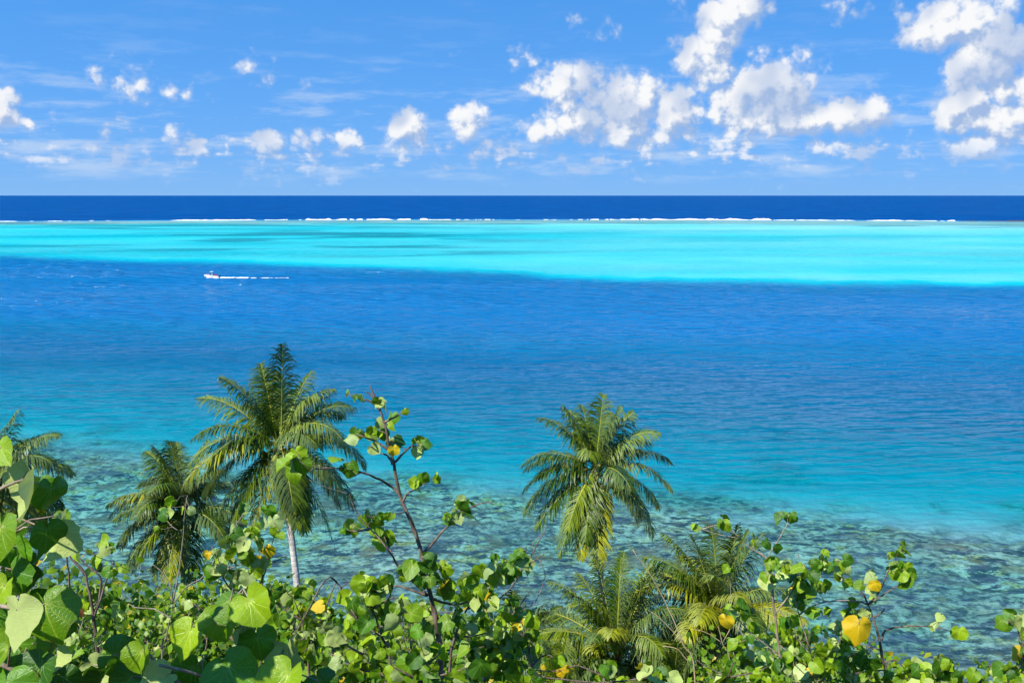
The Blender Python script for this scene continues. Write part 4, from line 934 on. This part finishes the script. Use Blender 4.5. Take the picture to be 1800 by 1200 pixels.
# ---- middle distance shrubs on the left
shrub('shrub with pale leaves and a bare forked twig before the left palms', 9.0,
 [[(285,1170),(292,1120),(300,1085),(303,1060)],[(303,1060),(330,1030,.2),(360,1010),(390,960),(430,900)],[(303,1060),(300,1030),(285,1005),(268,992)],[(303,1060),(318,980),(325,900),(330,870)],[(300,1085),(270,1070),(240,1068),(225,1060)],[(360,1010),(400,1000),(440,985)]],
 [(296,890,2,26),(312,880,2,24),(286,905,2,28),(278,930,2,20),(330,895,2,22),(405,962,3,26),(430,935,3,26),(390,985,3,26)], 111, leaf_px=24, bark=BARK_L, r0=.013, yellow=.03, pale=.15)
shrub('dense shrub with light leaves and a torn orange leaf under the tall palm', 8.5,
 [[(430,1200),(425,1120),(430,1060),(440,1010),(445,970)],[(430,1060),(460,1020),(470,985),(485,930)],[(430,1060),(395,1020),(385,985),(372,960)],[(455,1200),(462,1120),(462,1040),(465,1000),(505,975)],[(425,1120),(370,1080),(340,1060)]],
 [(410,945,4,28),(440,950,4,28),(425,975,5,30),(400,985,5,28),(450,985,5,28),(385,1005,5,28),(415,1010,6,28),(440,1015,5,28),(470,915,2,34),(484,930,2,32),(456,925,2,22),(425,1040,5,26),(400,1035,5,26),(365,1000,4,26),(375,975,3,26),(450,1045,4,24),(430,890,2,22),(415,915,2,20)], 121, leaf_px=28, pale=.28, yellow=.03,
 singles=[(466,965,34,-80,'y'),(463,985,40,-95,'y'),(480,915,40,-80,'p')])
shrub('shrub of drooping leaves and dark shade under the pale palm trunk', 7.6,
 [[(545,1210),(540,1150),(530,1090),(515,1050)],[(540,1150),(560,1100),(575,1060),(590,1025)],[(530,1090),(500,1070),(490,1050)],[(540,1150),(590,1140),(620,1110)]],
 [(500,1030,3,26),(515,1045,4,30),(530,1050,4,30),(540,1040,3,28),(515,1070,4,30),(535,1075,4,30),(555,1095,4,28),(500,1085,4,28),(570,1070,3,26),(545,1110,4,28),(570,1115,4,28),(585,1095,3,28),(520,1115,5,30),(548,1140,5,30),(580,1155,5,32),(600,1120,3,30),(560,1175,5,34)], 131, leaf_px=28, pale=.16, yellow=.07)
shrub('shrub with a few round leaves on crossing dark twigs beside the left edge leaves', 6.2,
 [[(175,1190),(165,1090),(150,1010),(128,985),(112,958)],[(150,1010),(132,985),(118,945)],[(165,1090),(178,1020),(160,1000),(120,962)],[(128,1100),(122,1030),(118,985),(112,960)],[(165,1090),(190,1010),(200,985)]],
 [(165,975,2,34),(188,968,3,34),(178,990,3,28),(112,920,2,32),(205,1000,3,24),(160,1040,3,26),(140,1060,3,26),(190,1040,3,26),(150,1100,3,28),(130,1130,3,28),(180,1120,3,28)], 141, leaf_px=30, pale=.06, singles=[(130,1065,50,-70,'r'),(122,1050,40,-120,'r')])
# ------------------------------------------------------------------ creeper bushes, undergrowth, dry stalks
def leaf_cloud(pts, nrm_fn, size, rng, seed):
    """small folded leaves at the given points; numpy arrays -> mesh data"""
    n = len(pts); rs = np.random.RandomState(seed)
    s = size * rs.uniform(.55, 1.25, n)[:, None]
    nm = nrm_fn(rs, n); nm /= np.linalg.norm(nm, axis=1)[:, None]
    tip = rs.normal(0, .7, (n, 3)); tip[:, 2] -= .9
    tip -= nm * np.sum(tip * nm, 1)[:, None]; tip /= np.linalg.norm(tip, axis=1)[:, None] + 1e-6
    sd_ = np.cross(tip, nm)
    P0 = pts; PL = pts + tip * s * .45 - sd_ * s * .42 + nm * s * .10; PR = pts + tip * s * .45 + sd_ * s * .42 + nm * s * .10
    PT = pts + tip * s - nm * s * .12; PM = pts + tip * s * .5
    BL = pts - tip * s * .14 - sd_ * s * .26; BR = pts - tip * s * .14 + sd_ * s * .26
    V = np.stack([P0, PL, PR, PT, PM, BL, BR], 1).reshape(-1, 3)
    b = (np.arange(n) * 7)[:, None]
    tr = np.concatenate([b + np.array([[0, 4, 1]]), b + np.array([[4, 3, 1]]), b + np.array([[0, 2, 4]]), b + np.array([[4, 2, 3]]), b + np.array([[0, 1, 5]]), b + np.array([[0, 6, 2]])], 0)
    tint = np.repeat(rs.uniform(0, 1, n), 7)
    return V, tr, tint
def np_mesh(name, V, T, mat, tint):
    me = bpy.data.meshes.new(name); me.vertices.add(len(V)); me.vertices.foreach_set('co', V.astype(np.float32).ravel())
    me.loops.add(T.size); me.loops.foreach_set('vertex_index', T.astype(np.int32).ravel())
    me.polygons.add(len(T)); me.polygons.foreach_set('loop_start', (np.arange(len(T)) * 3).astype(np.int32)); me.polygons.foreach_set('loop_total', np.full(len(T), 3, np.int32))
    me.update(calc_edges=True); me.materials.append(mat); tint_attr(me, tint); return me
def sun_normals(rs, n):
    return np.array([[sd.x * .7, sd.y * .7 - .25, sd.z]]) + rs.normal(0, .85, (n, 3))
def bush(label, u, vtop, Y, rx, rz, nleaf, size, seed, mat=None, stems=7):
    nleaf = int(nleaf * 1.6)
    rng = random.Random(seed); rs = np.random.RandomState(seed)
    top = at(u, vtop, Y); base = Vector((top.x, top.y, ground_z(top.x, top.y) - .1))
    root = thing('bush', label, 'bush', base, 'small leaved creeper bushes')
    st = MB(); hubs = []
    c = np.array([top.x, top.y, top.z - rz])
    for k in range(stems):
        a = rng.uniform(0, 6.28); e = rng.uniform(.2, 1.3)
        tipp = Vector(c) + Vector((math.cos(a) * math.cos(e) * rx * .95, math.sin(a) * math.cos(e) * rx * .95, math.sin(e) * rz))
        mid = base.lerp(tipp, .5) + Vector((rng.uniform(-.3, .3), rng.uniform(-.3, .3), .1)) * rx
        st.tube([base, base.lerp(mid, .6) + Vector((.02, 0, .02)), mid, mid.lerp(tipp, .6), tipp], [.03, .022, .016, .01, .005], 5); hubs.append(tipp)
    for k in range(stems * 4):
        h = hubs[k % len(hubs)]; d = Vector((rng.gauss(0, 1), rng.gauss(0, 1), rng.gauss(.3, .8))).normalized() * rx * rng.uniform(.2, .5)
        p0 = Vector(c).lerp(h, rng.uniform(.5, 1)); st.tube([p0, p0 + d * .5 + Vector((0, 0, .03)), p0 + d], [.007, .005, .003], 4)
    st.build('stem', BARK_L if seed % 2 else BARK, root)
    # leaves gather in clumps through the crown, thinner inside
    nc = max(14, nleaf // 45); d = rs.normal(0, 1, (nc, 3)); d /= np.linalg.norm(d, axis=1)[:, None]
    rr = (rs.uniform(.12, 1.06, nc) ** .5)[:, None]; cl = c + d * rr * np.array([[rx, rx, rz]])
    idx = rs.randint(0, nc, nleaf); pts = cl[idx] + rs.normal(0, 1, (nleaf, 3)) * np.array([[rx, rx, rz * .8]]) * .17
    V, T, ti = leaf_cloud(pts, sun_normals, size, rng, seed + 1)
    link('foliage', np_mesh('foliage', V, T, mat or SMALL, ti), root, 'stuff')
bush('dense small leaved bush at the left between big leaves and left palm', 215, 1040, 13, 1.3, 1.1, 2600, .095, 1)
bush('small leaved bush under the shorter dark palm', 300, 1082, 14, 1.3, 1.0, 2400, .095, 2)
bush('tangled bush with yellowing leaves behind the broad bright leaves', 395, 1030, 13, 1.1, 1.3, 2600, .10, 3)
bush('small bush at the foot of the shrub with a torn orange leaf', 480, 1055, 12, .9, 1.0, 1800, .09, 4)
bush('shaded bush behind the pale curled leaves', 130, 1050, 11, 1.2, 1.2, 2000, .10, 5)
bush('bush at the bottom edge left of the broad bright leaves', 215, 1120, 9, 1.2, 1.0, 2600, .075, 6)
bush('bush filling the gap below the pale palm trunk', 590, 1090, 13, 1.2, 1.0, 2000, .10, 7)
bush('bush behind the stacked pale leaves', 690, 1120, 12, 1.1, .9, 1800, .10, 8)
bush('bush behind the sapling foot', 790, 1090, 13, 1.2, 1.0, 2000, .10, 9)
bush('bush behind the shrub with pale stems', 1345, 1150, 12, 1.1, .9, 2000, .09, 13)
bush('bush behind the big yellow leaf', 1470, 1150, 13, 1.2, .9, 2000, .09, 14)
bush('bush in the far left corner behind the near leaves', 30, 990, 10, 1.4, 1.4, 2200, .10, 15)
bush('low bush at the bottom edge left of the right corner', 1700, 1196, 10, 1.0, .8, 1600, .08, 16)
bush('bush at the bottom edge below the dark stemmed sapling', 1570, 1185, 11, 1.0, .7, 1500, .085, 17)
# medium shrubs along the bottom edge
shrub('row of heart shaped leaves at the bottom edge under the low bushy palm', 7.5,
 [[(1060,1230),(1065,1190),(1075,1160)],[(1065,1190),(1020,1170),(1000,1172)],[(1065,1200),(1130,1190),(1150,1178)],[(1065,1200),(960,1190),(930,1170)]],
 [(1075,1170,3,32),(1060,1192,3,32),(1138,1172,3,36),(1150,1190,3,32),(1105,1198,3,32),(990,1192,3,28),(1170,1198,3,34),(940,1192,3,32)], 151, leaf_px=30, yellow=.08, pale=.12)
shrub('shrub with yellow tipped leaves left of the low bushy palm', 8.0,
 [[(940,1220),(935,1170),(925,1120),(915,1090)],[(935,1170),(960,1150),(985,1165)],[(925,1120),(900,1100),(885,1085)],[(925,1120),(945,1100),(952,1085)]],
 [(912,1100,3,30),(925,1115,3,28),(935,1150,3,28),(950,1140,2,24),(890,1105,4,30),(875,1130,4,32),(915,1140,4,28),(900,1165,5,32),(985,1160,2,26)], 161, leaf_px=28, yellow=.12, pale=.06, singles=[(990,1178,34,-80,'y'),(975,1165,24,-60,'y')])
shrub('scattered round leaves at the bottom edge right of the low palms', 8.4,
 [[(1270,1230),(1280,1190),(1290,1160)],[(1280,1190),(1240,1170),(1225,1160)],[(1280,1190),(1330,1180),(1350,1170)]],
 [(1290,1165,3,28),(1270,1185,5,30),(1310,1185,5,30),(1340,1190,5,30),(1240,1180,3,28),(1300,1200,5,32),(1380,1195,5,30)], 171, leaf_px=28)
def fill_shrub(label, u0, u1, v0, v1, Y, n, seed, lp=24, pale=.12, yellow=.05):
    rg = random.Random(seed); um = (u0 + u1) / 2; cl = []
    stems = [[(um, 1215), (um + rg.uniform(-10, 10), v1), (um + rg.uniform(-20, 20), (v0 + v1) / 2)]]
    for k in range(4):
        e = (u0 + (u1 - u0) * (k + .5) / 4 + rg.uniform(-8, 8), v0 + rg.uniform(0, 25)); stems.append([stems[0][1], ((stems[0][1][0] + e[0]) / 2 + rg.uniform(-8, 8), (stems[0][1][1] + e[1]) / 2 + 12), e])
    for k in range(n): cl.append((rg.uniform(u0, u1), v0 + (v1 - v0) * rg.random() ** 1.2, rg.choice((3, 4, 5)), lp * rg.uniform(.8, 1.2)))
    shrub(label, Y, stems, cl, seed, leaf_px=lp, base_u=um, pale=pale, yellow=yellow, bark=BARK if seed % 2 else BARK_L, r0=.014)
fill_shrub('round leaved shrub under the shorter dark palm at the left', 205, 300, 1075, 1180, 10, 16, 301, 20)
fill_shrub('round leaved shrub between the broad bright leaves and the orange leaf shrub', 310, 400, 1035, 1120, 10.5, 16, 302, 20, .2)
fill_shrub('round leaved shrub directly below the pale palm trunk', 480, 560, 1040, 1110, 10.5, 14, 303, 22, .15)
fill_shrub('round leaved shrub behind the sapling foot on its left', 690, 770, 1060, 1150, 9.5, 14, 304, 24)
fill_shrub('round leaved shrub low between the sapling and the half hidden palm', 800, 905, 1090, 1180, 9.5, 16, 305, 26)
fill_shrub('round leaved shrub low in front of the pale stemmed shrub', 1330, 1470, 1100, 1190, 10, 18, 306, 22)
fill_shrub('round leaved shrub in the shade beside the left edge leaves', 100, 200, 1060, 1170, 8, 16, 307, 24, .05)
fill_shrub('round leaved shrub low behind the big yellow leaf', 1450, 1550, 1130, 1195, 10, 14, 308, 24)
# dry stalks
def stalk(label, Y, lines, r, seed, mat=STRAW):
    b = base_under(lines[0][0][0], Y); P = Plant('dry_stalk', label, 'stalk', b, seed, 'dry bare stalks', mat)
    for i, l in enumerate(lines): P.stem(([b] if i == 0 else []) + poly(l, Y), r if i == 0 else r * .5, r * .35, 5, .003)
    P.done()
    return P
stalk('long leaning dry stalk crossing the low bushy palm', 9.0, [[(1222,1200),(1200,1130),(1175,1070),(1150,1020),(1112,965)],[(1200,1130),(1165,1090),(1145,1075)],[(1212,1165),(1190,1140),(1165,1135)]], .009, 5)
stalk('thin twisted dry stalk between the low palm and the pale stemmed shrub', 9.2, [[(1285,1200),(1270,1130),(1262,1100)],[(1270,1130),(1300,1080),(1330,1070)],[(1270,1130),(1240,1110),(1215,1105)]], .007, 6)
stalk('thin bare reddish twig reaching over the shallows left of the middle palm', 8.4, [[(905,1120),(940,1060),(958,1012),(948,985),(935,958),(950,940)],[(935,958),(915,962)],[(948,985),(965,988)]], .0045, 7, BARK_L)
# undergrowth clothing the slope
rs = np.random.RandomState(77); n = 42000
yy = rs.uniform(8.0, 58.0, n); xx = rs.uniform(-1, 1, n) * (4 + yy * .72)
zz = hill_z(xx, yy) + np.abs(rs.normal(0, 1, n)) * (.25 + .012 * yy)
cl = fbm(xx / 2.2, yy / 2.2, 5, 3); keep = cl > .36
pts = np.stack([xx, yy, zz + (cl - .4) * 1.2], 1)[keep]
V, T, ti = leaf_cloud(pts, sun_normals, .19, random.Random(1), 9)
ug = link('undergrowth', np_mesh('undergrowth', V, T, SMALL, ti), None, 'stuff')
ug['label'] = 'low tangled green undergrowth covering the slope'; ug['category'] = 'undergrowth'
